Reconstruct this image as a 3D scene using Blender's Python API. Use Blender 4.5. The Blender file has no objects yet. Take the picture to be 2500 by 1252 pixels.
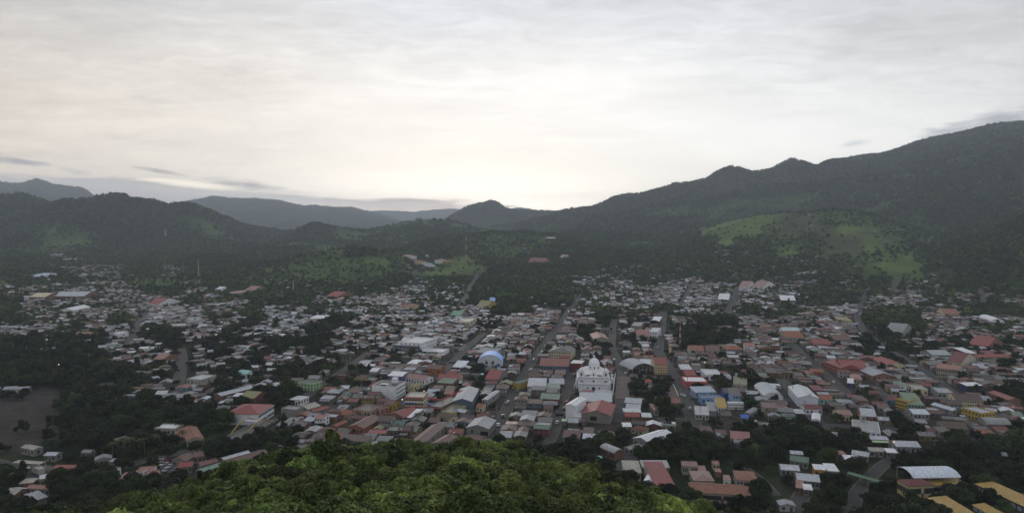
import bpy, math, random
import numpy as np
from math import radians as R, sin, cos, tan, pi, hypot, atan2
C = bpy.context.scene.collection
SC = bpy.context.scene
W0, H0, F0, HZ, ZC = 2500.0, 1252.0, 1659.0, 548.0, 110.0
PITCH = math.atan((H0/2-HZ)/F0)
# ------------------------------------------------------------ camera, sky, sun, exposure
cam = bpy.data.cameras.new('camera'); cam_o = bpy.data.objects.new('camera', cam); C.objects.link(cam_o)
cam.sensor_width = 36; cam.lens = 36*F0/W0; cam.clip_start = 0.5; cam.clip_end = 60000
cam_o.location = (0, 0, ZC); cam_o.rotation_euler = (pi/2-PITCH, 0, 0); SC.camera = cam_o
SC.view_settings.view_transform = 'Standard'; SC.view_settings.look = 'None'
SC.view_settings.exposure = 0.0; SC.view_settings.gamma = 1.0
try: SC.view_settings.use_curve_mapping = False
except Exception: pass
SUN_AZ, SUN_EL = math.atan((1150-W0/2)/F0), R(4.5)
sl = bpy.data.lights.new('sun', 'SUN'); sun = bpy.data.objects.new('sun', sl); C.objects.link(sun)
sl.energy = 0.6; sl.angle = R(18); sl.color = (1.0, .90, .78)
sun.rotation_euler = (pi/2-SUN_EL, 0, pi-SUN_AZ)     # light travels from the glow towards the town
def nd(nt, t, loc=None, **kw):
    n = nt.nodes.new(t)
    for k, v in kw.items():
        if k.startswith('i_'):
            n.inputs[int(k[2:]) if k[2:].isdigit() else k[2:]].default_value = v
        else: setattr(n, k, v)
    return n
def mth(nt, op, a, b=None, c=None, clamp=False):
    n = nt.nodes.new('ShaderNodeMath'); n.operation = op; n.use_clamp = clamp
    for i, x in enumerate((a, b, c)):
        if x is None: continue
        if isinstance(x, (int, float)): n.inputs[i].default_value = x
        else: nt.links.new(x, n.inputs[i])
    return n.outputs[0]
def mix(nt, fac, a, b, mode='MIX'):
    n = nt.nodes.new('ShaderNodeMix'); n.data_type = 'RGBA'; n.blend_type = mode; n.clamp_factor = True
    for i, x in ((0, fac), (6, a), (7, b)):
        if isinstance(x, (int, float)): n.inputs[i].default_value = x
        elif isinstance(x, tuple): n.inputs[i].default_value = (*x, 1)[:4]
        else: nt.links.new(x, n.inputs[i])
    return n.outputs[2]
def ramp(nt, fac, stops, interp='LINEAR'):
    n = nt.nodes.new('ShaderNodeValToRGB'); cr = n.color_ramp; cr.interpolation = interp
    while len(cr.elements) < len(stops): cr.elements.new(.5)
    for e, (p, c) in zip(cr.elements, stops):
        e.position = p; e.color = (*c, 1)[:4] if isinstance(c, tuple) else (c, c, c, 1)
    nt.links.new(fac, n.inputs[0]); return n.outputs[0]
def noise(nt, vec, scale, detail=4, rough=.55, dist=0.0, out=0):
    n = nd(nt, 'ShaderNodeTexNoise'); n.inputs['Scale'].default_value = scale
    n.inputs['Detail'].default_value = detail; n.inputs['Roughness'].default_value = rough; n.inputs['Distortion'].default_value = dist
    if vec is not None: nt.links.new(vec, n.inputs['Vector'])
    return n.outputs[out]
def scale_col(nt, col, fac):
    n = nd(nt, 'ShaderNodeVectorMath', operation='SCALE'); nt.links.new(col, n.inputs[0]); nt.links.new(fac, n.inputs['Scale']); return n.outputs[0]
def srgb(r, g, b):
    f = lambda v: (v/255/12.92) if v/255 <= .04045 else ((v/255+.055)/1.055)**2.4
    return (f(r), f(g), f(b))
world = bpy.data.worlds.new('World'); SC.world = world; world.use_nodes = True
def build_world():
    nt = world.node_tree; nt.nodes.clear(); L = nt.links.new
    out = nd(nt, 'ShaderNodeOutputWorld'); bg = nd(nt, 'ShaderNodeBackground'); L(bg.outputs[0], out.inputs[0])
    tc = nd(nt, 'ShaderNodeTexCoord'); sp = nd(nt, 'ShaderNodeSeparateXYZ'); L(tc.outputs['Generated'], sp.inputs[0])
    X, Y, Z = sp.outputs
    Zp = mth(nt, 'MAXIMUM', Z, 0.0)
    # cloud sheet seen in perspective
    den = mth(nt, 'ADD', Zp, 0.10)
    u = mth(nt, 'DIVIDE', X, den); v = mth(nt, 'DIVIDE', Y, den)
    cb = nd(nt, 'ShaderNodeCombineXYZ'); L(u, cb.inputs[0]); L(v, cb.inputs[1])
    mp = nd(nt, 'ShaderNodeMapping'); L(cb.outputs[0], mp.inputs[0]); mp.inputs['Rotation'].default_value = (0, 0, R(20)); mp.inputs['Scale'].default_value = (.85, 1.35, 1)
    n1 = noise(nt, mp.outputs[0], 1.5, 10, .62, .5); n2 = noise(nt, mp.outputs[0], 5.5, 8, .62, .9)
    mp2 = nd(nt, 'ShaderNodeMapping'); L(cb.outputs[0], mp2.inputs[0]); mp2.inputs['Rotation'].default_value = (0, 0, R(-12)); mp2.inputs['Scale'].default_value = (.5, .9, 1)
    n3 = noise(nt, mp2.outputs[0], .55, 4, .5, .2)
    cl = mth(nt, 'ADD', mth(nt, 'MULTIPLY', n1, .6), mth(nt, 'MULTIPLY', n2, .4))
    base = ramp(nt, Zp, [(0.0, srgb(255, 248, 232)), (.05, srgb(254, 248, 235)), (.12, srgb(250, 248, 244)), (.20, srgb(240, 240, 239)),
                         (.31, srgb(217, 219, 224)), (.42, srgb(214, 217, 224)), (1.0, srgb(212, 216, 224))])
    # warm on the sunset side, cooler and darker away from it
    azn = mth(nt, 'ARCTAN2', X, Y)                                  # 0 ahead
    lowf = ramp(nt, Zp, [(0, 1.0), (.16, .75), (.32, .12), (1, 0.0)])
    leftf = ramp(nt, mth(nt, 'ADD', mth(nt, 'MULTIPLY', azn, .5), .5), [(.10, 1.0), (.33, .6), (.46, 0.0), (1, 0.0)])
    base = mix(nt, mth(nt, 'MULTIPLY', mth(nt, 'MULTIPLY', lowf, leftf), 1.0), base, srgb(238, 223, 204))
    rf = ramp(nt, mth(nt, 'ADD', mth(nt, 'MULTIPLY', azn, .5), .5), [(.0, 0.0), (.62, 0.0), (.9, .8), (1, 1.0)])
    base = mix(nt, mth(nt, 'MULTIPLY', rf, .35), base, srgb(228, 230, 230))
    # streaks
    st = ramp(nt, cl, [(.36, .84), (.46, .94), (.52, 1.0), (.60, 1.09), (.68, 1.13)])
    stf = ramp(nt, Zp, [(0, 0.25), (.08, .7), (.2, 1.0)])
    col = mix(nt, stf, base, mix(nt, 1.0, base, st, 'MULTIPLY'))
    dk = ramp(nt, n3, [(.3, (.90, .905, .93)), (.55, (1.0, 1.0, 1.0)), (.75, (1.03, 1.02, 1.0))])
    col = mix(nt, 1.0, col, dk, 'MULTIPLY')
    bluef = mth(nt, 'MULTIPLY', ramp(nt, n3, [(.56, 0.0), (.72, 1.0)]), ramp(nt, Zp, [(.2, 0.0), (.34, .55)]))
    col = mix(nt, bluef, col, srgb(188, 198, 222))
    # glow where the sun sits behind the cloud
    def glow(az, el, pw, amt, c, col, sy=1.0):
        da = mth(nt, 'MULTIPLY', mth(nt, 'SUBTRACT', azn, az), 1.0); de = mth(nt, 'MULTIPLY', mth(nt, 'SUBTRACT', Z, el), sy)
        d2 = mth(nt, 'ADD', mth(nt, 'MULTIPLY', da, da), mth(nt, 'MULTIPLY', de, de))
        g = mth(nt, 'EXPONENT', mth(nt, 'MULTIPLY', d2, -pw))
        return mix(nt, mth(nt, 'MULTIPLY', g, amt), col, c)
    col = glow(SUN_AZ+.02, .05, 7, .7, (1.15, 1.12, 1.04), col, 4.0)
    col = glow(SUN_AZ+.02, .03, 12, .8, (2.3, 2.15, 1.9), col, 8.0)
    col = glow(.12, .19, 40, .45, (1.08, 1.06, 1.03), col, 2.5)
    col = glow(-.22, .17, 90, .35, (1.04, 1.02, .98), col, 2.5)
    col = glow(.42, .11, 22, .6, (1.12, 1.12, 1.09), col, 3.5)
    # low bank of grey-blue cloud on the horizon, left half, and small dark scuds
    cb2 = nd(nt, 'ShaderNodeCombineXYZ'); L(mth(nt, 'MULTIPLY', azn, 3.0), cb2.inputs[0]); L(mth(nt, 'MULTIPLY', Z, 22.0), cb2.inputs[1])
    nb = noise(nt, cb2.outputs[0], 1.6, 9, .6, .3)
    nb2 = noise(nt, cb2.outputs[0], .9, 6, .55, .2)
    top = mth(nt, 'ADD', mth(nt, 'ADD', .036, mth(nt, 'MULTIPLY', mth(nt, 'SUBTRACT', nb, .5), .075)), mth(nt, 'MULTIPLY', azn, -.040))
    bank = mth(nt, 'DIVIDE', mth(nt, 'SUBTRACT', top, Z), .007, clamp=True)
    bf = ramp(nt, mth(nt, 'ADD', mth(nt, 'MULTIPLY', azn, .5), .5), [(0, 1.0), (.455, 1.0), (.485, 0.0), (1, 0.0)])
    bcol = ramp(nt, nb2, [(.3, srgb(160, 162, 170)), (.7, srgb(205, 203, 205))])
    col = mix(nt, mth(nt, 'MULTIPLY', mth(nt, 'MULTIPLY', mth(nt, 'MULTIPLY', bank, bf), ramp(nt, nb2, [(.35, .95), (.65, .6)])), 1.0), col, bcol)
    cb3 = nd(nt, 'ShaderNodeCombineXYZ'); L(mth(nt, 'MULTIPLY', azn, 14.0), cb3.inputs[0]); L(mth(nt, 'MULTIPLY', Z, 75.0), cb3.inputs[1])
    nf = noise(nt, cb3.outputs[0], 1.2, 9, .68, .6)
    def scud(az, el, w, h, c, amt, col, tilt=0.0):
        da = mth(nt, 'SUBTRACT', azn, az)
        dz = mth(nt, 'SUBTRACT', mth(nt, 'SUBTRACT', Z, el), mth(nt, 'MULTIPLY', da, tilt))
        a = mth(nt, 'DIVIDE', da, w); b = mth(nt, 'DIVIDE', dz, h)
        d2 = mth(nt, 'ADD', mth(nt, 'MULTIPLY', a, a), mth(nt, 'MULTIPLY', b, b))
        e = mth(nt, 'MULTIPLY', mth(nt, 'SUBTRACT', mth(nt, 'MULTIPLY', mth(nt, 'EXPONENT', mth(nt, 'MULTIPLY', d2, -1.0)), 1.35), mth(nt, 'MULTIPLY', nf, 1.55)), 1.7, clamp=True)
        return mix(nt, mth(nt, 'MULTIPLY', e, amt), col, c)
    P = lambda px, py: (math.atan((px-1250)/F0), (HZ-py)/F0/math.sqrt(1+((px-1250)/F0)**2+((HZ-py)/F0)**2))
    for px, py, w, h, c, am, t in ((30, 393, .06, .006, srgb(165, 162, 168), .9, -.08), (385, 417, .06, .0055, srgb(185, 178, 174), .9, -.15), (190, 420, .03, .006, srgb(205, 200, 196), .6, -.2),
                                (600, 452, .08, .010, srgb(175, 172, 174), .9, -.10), (480, 452, .12, .007, (1.5, 1.35, 1.1), .9, -.10), (1000, 430, .18, .007, (1.4, 1.3, 1.15), .8, .0), (2080, 352, .03, .009, srgb(205, 208, 211), .6, .1), (1245, 503, .02, .003, srgb(190, 186, 186), .8, 0),
                                (2440, 300, .12, .020, srgb(178, 182, 188), .95, .12), (2310, 326, .05, .016, srgb(190, 193, 198), .85, .15)):
        a, e = P(px, py); col = scud(a, e, w, h, c, am, col, t)
    edge = mth(nt, 'MULTIPLY', mth(nt, 'MULTIPLY', azn, azn), mth(nt, 'MULTIPLY', Zp, 3.2))
    col = scale_col(nt, col, mth(nt, 'SUBTRACT', 1.03, mth(nt, 'MINIMUM', mth(nt, 'MULTIPLY', edge, .85), .30)))
    col = scale_col(nt, col, mth(nt, 'ADD', 1.0, mth(nt, 'MULTIPLY', mth(nt, 'EXPONENT', mth(nt, 'MULTIPLY', Zp, -16.0)), .45)))
    sky = nd(nt, 'ShaderNodeTexSky'); sky.sky_type = 'NISHITA'; sky.sun_disc = False; sky.sun_elevation = SUN_EL; sky.sun_rotation = SUN_AZ
    skd = mix(nt, 1.0, sky.outputs[0], (.1, .1, .1), 'MULTIPLY')
    col = mix(nt, .96, skd, col)
    # below the horizon: dim ground colour
    col = mix(nt, mth(nt, 'MULTIPLY', mth(nt, 'MULTIPLY', Z, -1.0), 30.0, clamp=True), col, (.09, .10, .08))
    L(col, bg.inputs[0]); bg.inputs[1].default_value = 1.20
build_world()

# ------------------------------------------------------------ mesh helpers
def mesh_obj(name, V, Fc, mats, mi=None, cols=None, parent=None, smooth=False, cname='Col'):
    me = bpy.data.meshes.new(name)
    V = np.asarray(V, dtype=np.float32).reshape(-1, 3)
    if isinstance(Fc, np.ndarray):
        n, k = Fc.shape; idx = Fc.ravel(); starts = np.arange(n)*k; tot = np.full(n, k)
    else:
        tot = np.array([len(f) for f in Fc]); n = len(Fc); idx = np.array([i for f in Fc for i in f]); starts = np.concatenate([[0], np.cumsum(tot)[:-1]])
    me.vertices.add(len(V)); me.vertices.foreach_set('co', V.ravel())
    me.loops.add(len(idx)); me.loops.foreach_set('vertex_index', idx.astype(np.int32))
    me.polygons.add(n); me.polygons.foreach_set('loop_start', starts.astype(np.int32)); me.polygons.foreach_set('loop_total', tot.astype(np.int32))
    for m in (mats if isinstance(mats, (list, tuple)) else [mats]): me.materials.append(m)
    if mi is not None: me.polygons.foreach_set('material_index', np.asarray(mi, dtype=np.int32))
    me.polygons.foreach_set('use_smooth', np.full(n, smooth))
    if cols is not None:
        c = np.asarray(cols, dtype=np.float32)
        if len(c) == len(V): a = me.color_attributes.new(cname, 'FLOAT_COLOR', 'POINT')
        else: a = me.color_attributes.new(cname, 'FLOAT_COLOR', 'CORNER'); c = np.repeat(c, tot, axis=0)
        a.data.foreach_set('color', np.concatenate([c[:, :3], np.ones((len(c), 1), np.float32)], 1).ravel())
    me.update(calc_edges=True); me.validate()
    o = bpy.data.objects.new(name, me); C.objects.link(o)
    if parent: o.parent = parent
    return o
def tag(o, label=None, cat=None, group=None, kind=None):
    if label: o['label'] = label
    if cat: o['category'] = cat
    if group: o['group'] = group
    if kind: o['kind'] = kind
    return o
class MB:
    """collects boxes, prisms and tubes with a colour per face"""
    def __init__(s): s.v, s.f, s.c = [], [], []
    def face(s, pts, col):
        b = len(s.v); s.v += [tuple(p) for p in pts]; s.f.append(tuple(range(b, b+len(pts)))); s.c.append(col)
    def box(s, x0, x1, y0, y1, z0, z1, col, top=True, bottom=False):
        b = len(s.v)
        s.v += [(x0, y0, z0), (x1, y0, z0), (x1, y1, z0), (x0, y1, z0), (x0, y0, z1), (x1, y0, z1), (x1, y1, z1), (x0, y1, z1)]
        fs = [(0, 1, 5, 4), (1, 2, 6, 5), (2, 3, 7, 6), (3, 0, 4, 7)]
        if top: fs.append((4, 5, 6, 7))
        if bottom: fs.append((3, 2, 1, 0))
        for f in fs: s.f.append(tuple(b+i for i in f)); s.c.append(col)
    def slab(s, quad, t, col):
        """thick sheet under a quad (pts counter-clockwise from above)"""
        q = [tuple(p) for p in quad]; n = len(q); b = len(s.v)
        s.v += q + [(x, y, z-t) for x, y, z in q]
        s.f.append(tuple(range(b, b+n))); s.c.append(col)
        s.f.append(tuple(range(b+2*n-1, b+n-1, -1))); s.c.append(col)
        for i in range(n):
            j = (i+1) % n; s.f.append((b+i, b+n+i, b+n+j, b+j)); s.c.append(col)
    def ring(s, cx, cy, prof, col, n=16, a0=0.0, a1=2*pi, closed=True):
        """lathe: prof = [(r, z)]"""
        b = len(s.v); m = n if closed else n+1
        for r, z in prof:
            for i in range(m):
                a = a0+(a1-a0)*i/n; s.v.append((cx+r*cos(a), cy+r*sin(a), z))
        for k in range(len(prof)-1):
            for i in range(n):
                j = (i+1) % m; s.f.append((b+k*m+i, b+k*m+j, b+(k+1)*m+j, b+(k+1)*m+i)); s.c.append(col)
    def bar(s, p, q, w, col, h=None):
        p = np.array(p, float); q = np.array(q, float); d = q-p; d /= np.linalg.norm(d)+1e-9
        up = np.array([0, 0, 1.]) if abs(d[2]) < .95 else np.array([1., 0, 0])
        a = np.cross(d, up); a /= np.linalg.norm(a); c = np.cross(a, d); h = h or w
        b = len(s.v)
        for e in (p, q):
            for i, j in ((-1, -1), (1, -1), (1, 1), (-1, 1)): s.v.append(tuple(e+a*w/2*i+c*h/2*j))
        for f in ((0, 1, 2, 3), (7, 6, 5, 4), (0, 4, 5, 1), (1, 5, 6, 2), (2, 6, 7, 3), (3, 7, 4, 0)): s.f.append(tuple(b+i for i in f)); s.c.append(col)
    def xf(s, rz=0, loc=(0, 0, 0)):
        c_, s_ = cos(rz), sin(rz); s.v = [(x*c_-y*s_+loc[0], x*s_+y*c_+loc[1], z+loc[2]) for x, y, z in s.v]; return s
    def add(s, o):
        b = len(s.v); s.v += o.v; s.f += [tuple(b+i for i in f) for f in o.f]; s.c += o.c
    def build(s, name, mat, parent=None, smooth=False):
        return mesh_obj(name, s.v, s.f, mat, None, s.c, parent, smooth)
def empty(name, loc=(0, 0, 0), rz=0):
    o = bpy.data.objects.new(name, None); C.objects.link(o); o.location = loc; o.rotation_euler = (0, 0, rz); o.empty_display_size = 1
    return o
# ------------------------------------------------------------ terrain
def pix_dir(px, py):
    a, b = (px-W0/2)/F0, -(py-H0/2)/F0
    cp, s_ = cos(PITCH), sin(PITCH)
    return (a, cp+b*s_, b*cp-s_)              # camera looks along +y, pitched down
def pix_polar(px, py, r):
    d = pix_dir(px, py); h = hypot(d[0], d[1]); return atan2(d[0], d[1]), ZC+r*d[2]/h
# one row per ring: (distance, {pixel column: pixel row of the ground, or ('z', height)})
z = lambda v: ('z', v)
t = lambda v: ('t', v)        # pixel row where the tree tops of the near hillside stand
RINGS = [
 (4,    [(-900, z(107)), (3400, z(107))]),
 (30,   [(-900, z(88)), (3400, z(88))]),
 (60,   [(-900, z(62)), (0, z(70)), (500, t(1330)), (1250, t(1310)), (1500, t(1320)), (1800, t(1400)), (2100, z(62)), (3400, z(50))]),
 (100,  [(-900, z(30)), (0, t(1420)), (300, t(1320)), (480, t(1270)), (700, t(1190)), (900, t(1165)), (1230, t(1165)), (1400, t(1195)), (1550, t(1250)), (1750, t(1330)), (2000, z(50)), (3400, z(20))]),
 (150,  [(-900, z(10)), (0, t(1310)), (300, t(1240)), (480, t(1187)), (600, t(1136)), (700, t(1108)), (800, t(1097)), (1000, t(1094)), (1230, t(1092)), (1340, t(1122)), (1480, t(1162)), (1600, t(1208)), (1780, t(1268)), (1950, z(25)), (2100, z(12)), (3400, z(5))]),
 (200,  [(-900, z(4)), (0, t(1265)), (250, t(1232)), (450, t(1205)), (600, t(1195)), (700, t(1185)), (900, t(1180)), (1230, t(1190)), (1400, t(1215)), (1600, t(1260)), (1750, z(12)), (1900, z(3)), (2100, z(0)), (3400, z(0))]),
 (270,  [(-900, z(0)), (0, z(2)), (400, z(4)), (700, z(6)), (900, z(8)), (1230, z(6)), (1400, z(3)), (1700, z(0)), (3400, z(0))]),
 (340,  [(-900, z(-2)), (500, z(0)), (3400, z(0))]),
 (1000, [(-900, z(0)), (3400, z(0))]),
 (1250, [(-900, z(6)), (700, z(2)), (1400, z(2)), (1700, z(4)), (2200, z(10)), (2500, z(20)), (3400, z(20))]),
 (1450, [(-900, z(12)), (0, z(10)), (550, z(8)), (650, 670), (760, 655), (860, 645), (950, 655), (1060, 668), (1200, z(14)), (1500, z(16)), (1750, z(20)), (1950, z(32)), (2150, z(38)), (2300, z(34)), (2500, z(60)), (3400, z(60))]),
 (1620, [(-900, z(18)), (0, z(14)), (550, 664), (620, 652), (700, 636), (760, 618), (860, 604), (940, 614), (1000, 640), (1060, 652), (1150, z(24)), (1400, z(28)), (1600, z(26)), (1750, 628), (1900, 600), (2100, 590), (2250, 622), (2400, z(70)), (2500, z(95)), (3400, z(95))]),
 (1800, [(-900, z(24)), (0, z(18)), (500, z(14)), (700, z(20)), (900, z(30)), (1000, z(42)), (1100, z(44)), (1300, z(52)), (1500, z(40)), (1650, z(40)), (1750, 590), (1850, 562), (2000, 554), (2150, 570), (2250, 600), (2400, z(85)), (2500, z(125)), (3400, z(125))]),
 (2100, [(-900, z(34)), (0, z(26)), (400, z(22)), (700, z(30)), (850, 625), (950, 610), (1040, 590), (1130, 582), (1200, 568), (1300, 570), (1400, 590), (1520, 612), (1620, 600), (1690, 585), (1740, 562), (1800, 541), (1860, 526), (1930, 519), (2040, 517), (2120, 528), (2200, 560), (2300, 580), (2400, 560), (2500, 540), (3400, 500)]),
 (2450, [(-900, z(60)), (0, z(50)), (300, z(45)), (550, z(40)), (800, z(35)), (1100, z(50)), (1300, z(62)), (1450, z(70)), (1700, z(95)), (1900, z(110)), (2100, z(130)), (2250, z(165)), (2500, 470), (3400, 430)]),
 (3000, [(-900, 505), (-300, 490), (0, 540), (60, 530), (130, 510), (180, 505), (235, 500), (265, 491), (290, 489), (330, 496), (370, 500), (412, 511), (440, 503), (465, 503), (510, 519), (560, 545), (600, 572), (650, 592), (720, 572), (760, 552), (820, 556), (900, 560), (960, 545), (1000, 538), (1035, 536), (1075, 547), (1120, 562), (1300, 570), (1400, 560), (1600, 520), (1800, 490), (2000, 470), (2200, 440), (2350, 400), (2500, 380), (3400, 340)]),
 (3400, [(-900, 500), (-300, 475), (-60, 470), (0, 474), (60, 478), (100, 490), (140, 512), (300, z(130)), (700, z(60)), (1200, z(60)), (1300, 548), (1400, 535), (1600, 495), (1700, 475), (1900, 440), (2100, 420), (2300, 372), (2420, 350), (2500, 345), (3400, 300)]),
 (3800, [(-900, z(60)), (0, z(100)), (300, z(60)), (700, z(50)), (1100, z(60)), (1250, 545), (1330, 532), (1370, 515), (1400, 508), (1440, 503), (1475, 490), (1500, 477), (1530, 471), (1570, 468), (1610, 457), (1640, 447), (1690, 440), (1725, 433), (1745, 419), (1765, 409), (1785, 404), (1810, 407), (1825, 415), (1850, 417), (1890, 409), (1910, 398), (1930, 388), (1945, 389), (1975, 398), (1995, 404), (2020, 391), (2040, 387), (2075, 394), (2110, 392), (2150, 385), (2190, 372), (2240, 355), (2300, 343), (2360, 330), (2420, 322), (2500, 322), (3400, 300)]),
 (4300, [(-900, z(60)), (0, z(80)), (700, z(40)), (1100, z(60)), (1250, z(100)), (1400, z(150)), (1700, 450), (1850, 425), (2000, 410), (2070, 388), (2110, 379), (2150, 378), (2190, 366), (2230, 350), (2270, 341), (2320, 333), (2370, 321), (2410, 310), (2450, 304), (2490, 302), (2520, 303), (3400, 270)]),
 (4800, [(-900, z(80)), (0, z(90)), (700, z(40)), (950, z(60)), (1060, 546), (1085, 535), (1115, 517), (1135, 505), (1160, 496), (1180, 494), (1200, 488), (1215, 492), (1230, 503), (1245, 509), (1290, 512), (1350, 514), (1400, 515), (1500, z(150)), (3400, z(500))]),
 (5300, [(-900, z(80)), (0, z(90)), (600, z(50)), (1060, z(40)), (1200, z(100)), (1400, z(100)), (3400, z(300))]),
 (9000, [(-900, 470), (-200, 455), (0, 453), (50, 455), (92, 447), (130, 457), (165, 463), (195, 463), (215, 472), (240, 491), (300, 515), (400, 512), (430, 500), (480, 492), (520, 485), (560, 487), (620, 489), (690, 494), (740, 508), (780, 508), (830, 511), (860, 511), (900, 522), (940, 532), (985, 548), (1100, 555), (1400, 550), (3400, 550)]),
 (10300, [(-900, z(60)), (3400, z(60))]),
 (12000, [(-900, 530), (0, 530), (800, 522), (860, 512), (900, 518), (940, 516), (1000, 518), (1060, 511), (1110, 512), (1170, 517), (1220, 512), (1260, 505), (1290, 511), (1320, 520), (1500, 530), (3400, 530)]),
 (13500, [(-900, z(20)), (3400, z(20))]),
]
NA, NR = 560, 620
AZ0, AZ1 = math.atan((-900-1250)/F0), math.atan((3400-1250)/F0)
RS = np.exp(np.linspace(math.log(4), math.log(13500), NR)); AZS = np.linspace(AZ0, AZ1, NA)
def _rings():
    A = []
    for r, pts in RINGS:
        az, zz = [], []
        for px, v in pts:
            if isinstance(v, tuple) and v[0] == 'z': a, _ = pix_polar(px, 548, r); h = v[1]
            elif isinstance(v, tuple): a, h = pix_polar(px, v[1], r); h -= 4.2
            else: a, h = pix_polar(px, v, r)
            if r >= 2900 and not isinstance(v, tuple): h -= 7.0 if r < 3200 else 9.5      # the trees on the crest stand above the ground
            az.append(a); zz.append(h)
        A.append(np.interp(AZS, az, zz))
    A = np.array(A); lr = np.log([r for r, _ in RINGS]); G = np.zeros((NA, NR)); q = np.log(RS)
    # monotone cubic along the distance
    h = np.diff(lr); d = np.diff(A, axis=0)/h[:, None]; m = np.zeros_like(A)
    m[0], m[-1] = d[0], d[-1]
    for k in range(1, len(lr)-1):
        w1, w2 = 2*h[k]+h[k-1], h[k]+2*h[k-1]; same = d[k-1]*d[k] > 0
        with np.errstate(divide='ignore', invalid='ignore'): hm = (w1+w2)/(w1/d[k-1]+w2/d[k])
        m[k] = np.where(same, hm, 0)
    k = np.clip(np.searchsorted(lr, q, 'right')-1, 0, len(lr)-2); t = (q-lr[k])/h[k]
    G = ((1+2*t)*(1-t)**2)[:, None]*A[k]+(t*(1-t)**2*h[k])[:, None]*m[k]+(t*t*(3-2*t))[:, None]*A[k+1]+(t*t*(t-1)*h[k])[:, None]*m[k+1]
    return G.T
def vnoise(x, y, seed=0):
    """value noise, smooth, about -1..1"""
    xi = np.floor(x).astype(np.int64); yi = np.floor(y).astype(np.int64); fx, fy = x-xi, y-yi
    def hsh(a, b):
        n = (a*374761393+b*668265263+seed*2147483647) & 0xffffffff; n = ((n ^ (n >> 13))*1274126177) & 0xffffffff
        return ((n ^ (n >> 16)) & 0xffff)/32767.5-1
    sx, sy = fx*fx*(3-2*fx), fy*fy*(3-2*fy)
    return (hsh(xi, yi)*(1-sx)+hsh(xi+1, yi)*sx)*(1-sy)+(hsh(xi, yi+1)*(1-sx)+hsh(xi+1, yi+1)*sx)*sy
def fbm(x, y, o=4, seed=0, ridged=False):
    s, a, t = 0, 1.0, 0
    for k in range(o):
        n = vnoise(x*2**k, y*2**k, seed+k); s = s+a*((1-2*np.abs(n)) if ridged else n); t += a; a *= .5
    return s/t
GRID = _rings()
_AA, _RR = np.meshgrid(AZS, RS, indexing='ij'); GX, GY = _RR*np.sin(_AA), _RR*np.cos(_AA)
_hill = np.clip((_RR-1500)/1500, 0, 1)*np.clip((GRID-12)/60, 0, 1)*(1-.8*np.exp(-((_RR-4000)/420)**2))*(1-.8*np.exp(-((_RR-4800)/250)**2))
GRID = GRID+fbm(GX/520, GY/520, 5, 3, True)*_hill*np.clip(_RR*.014, 0, 42)+fbm(GX/160, GY/160, 3, 9)*np.clip(_RR*.0022, 0, 9)*np.clip((_RR-1100)/900, 0, 1)
GRID = np.where(_RR > 5000, GRID+fbm(GX/900, GY/900, 5, 5, True)*22*np.clip((_RR-5000)/1000, 0, 1), GRID)
def hgt(x, y):
    x = np.asarray(x, float); y = np.asarray(y, float)
    a = (np.arctan2(x, y)-AZ0)/(AZ1-AZ0)*(NA-1); r = (np.log(np.maximum(np.hypot(x, y), 4))-math.log(4))/(math.log(13500)-math.log(4))*(NR-1)
    a = np.clip(a, 0, NA-1.001); r = np.clip(r, 0, NR-1.001); i, j = a.astype(int), r.astype(int); u, v = a-i, r-j
    return (GRID[i, j]*(1-u)+GRID[i+1, j]*u)*(1-v)+(GRID[i, j+1]*(1-u)+GRID[i+1, j+1]*u)*v
def at(px, py, rmin=60, zoff=0.0):
    """the ground point seen at a pixel of the photograph"""
    d = pix_dir(px, py); h = hypot(d[0], d[1]); rr = np.exp(np.linspace(math.log(rmin), math.log(13300), 2500))
    x, y, zz = rr*d[0]/h, rr*d[1]/h, ZC+rr*d[2]/h
    k = np.argmax(hgt(x, y)+zoff >= zz)
    if k == 0: k = len(rr)-1
    return np.array([x[k], y[k], float(hgt(x[k], y[k]))])
def proj(x, y, zz):
    cp, s_ = cos(PITCH), sin(PITCH); dz = zz-ZC
    f = y*cp-dz*s_; u = y*s_+dz*cp
    f = np.maximum(f, 1e-3)
    return W0/2+F0*x/f, H0/2-F0*u/f
del z, t
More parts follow.
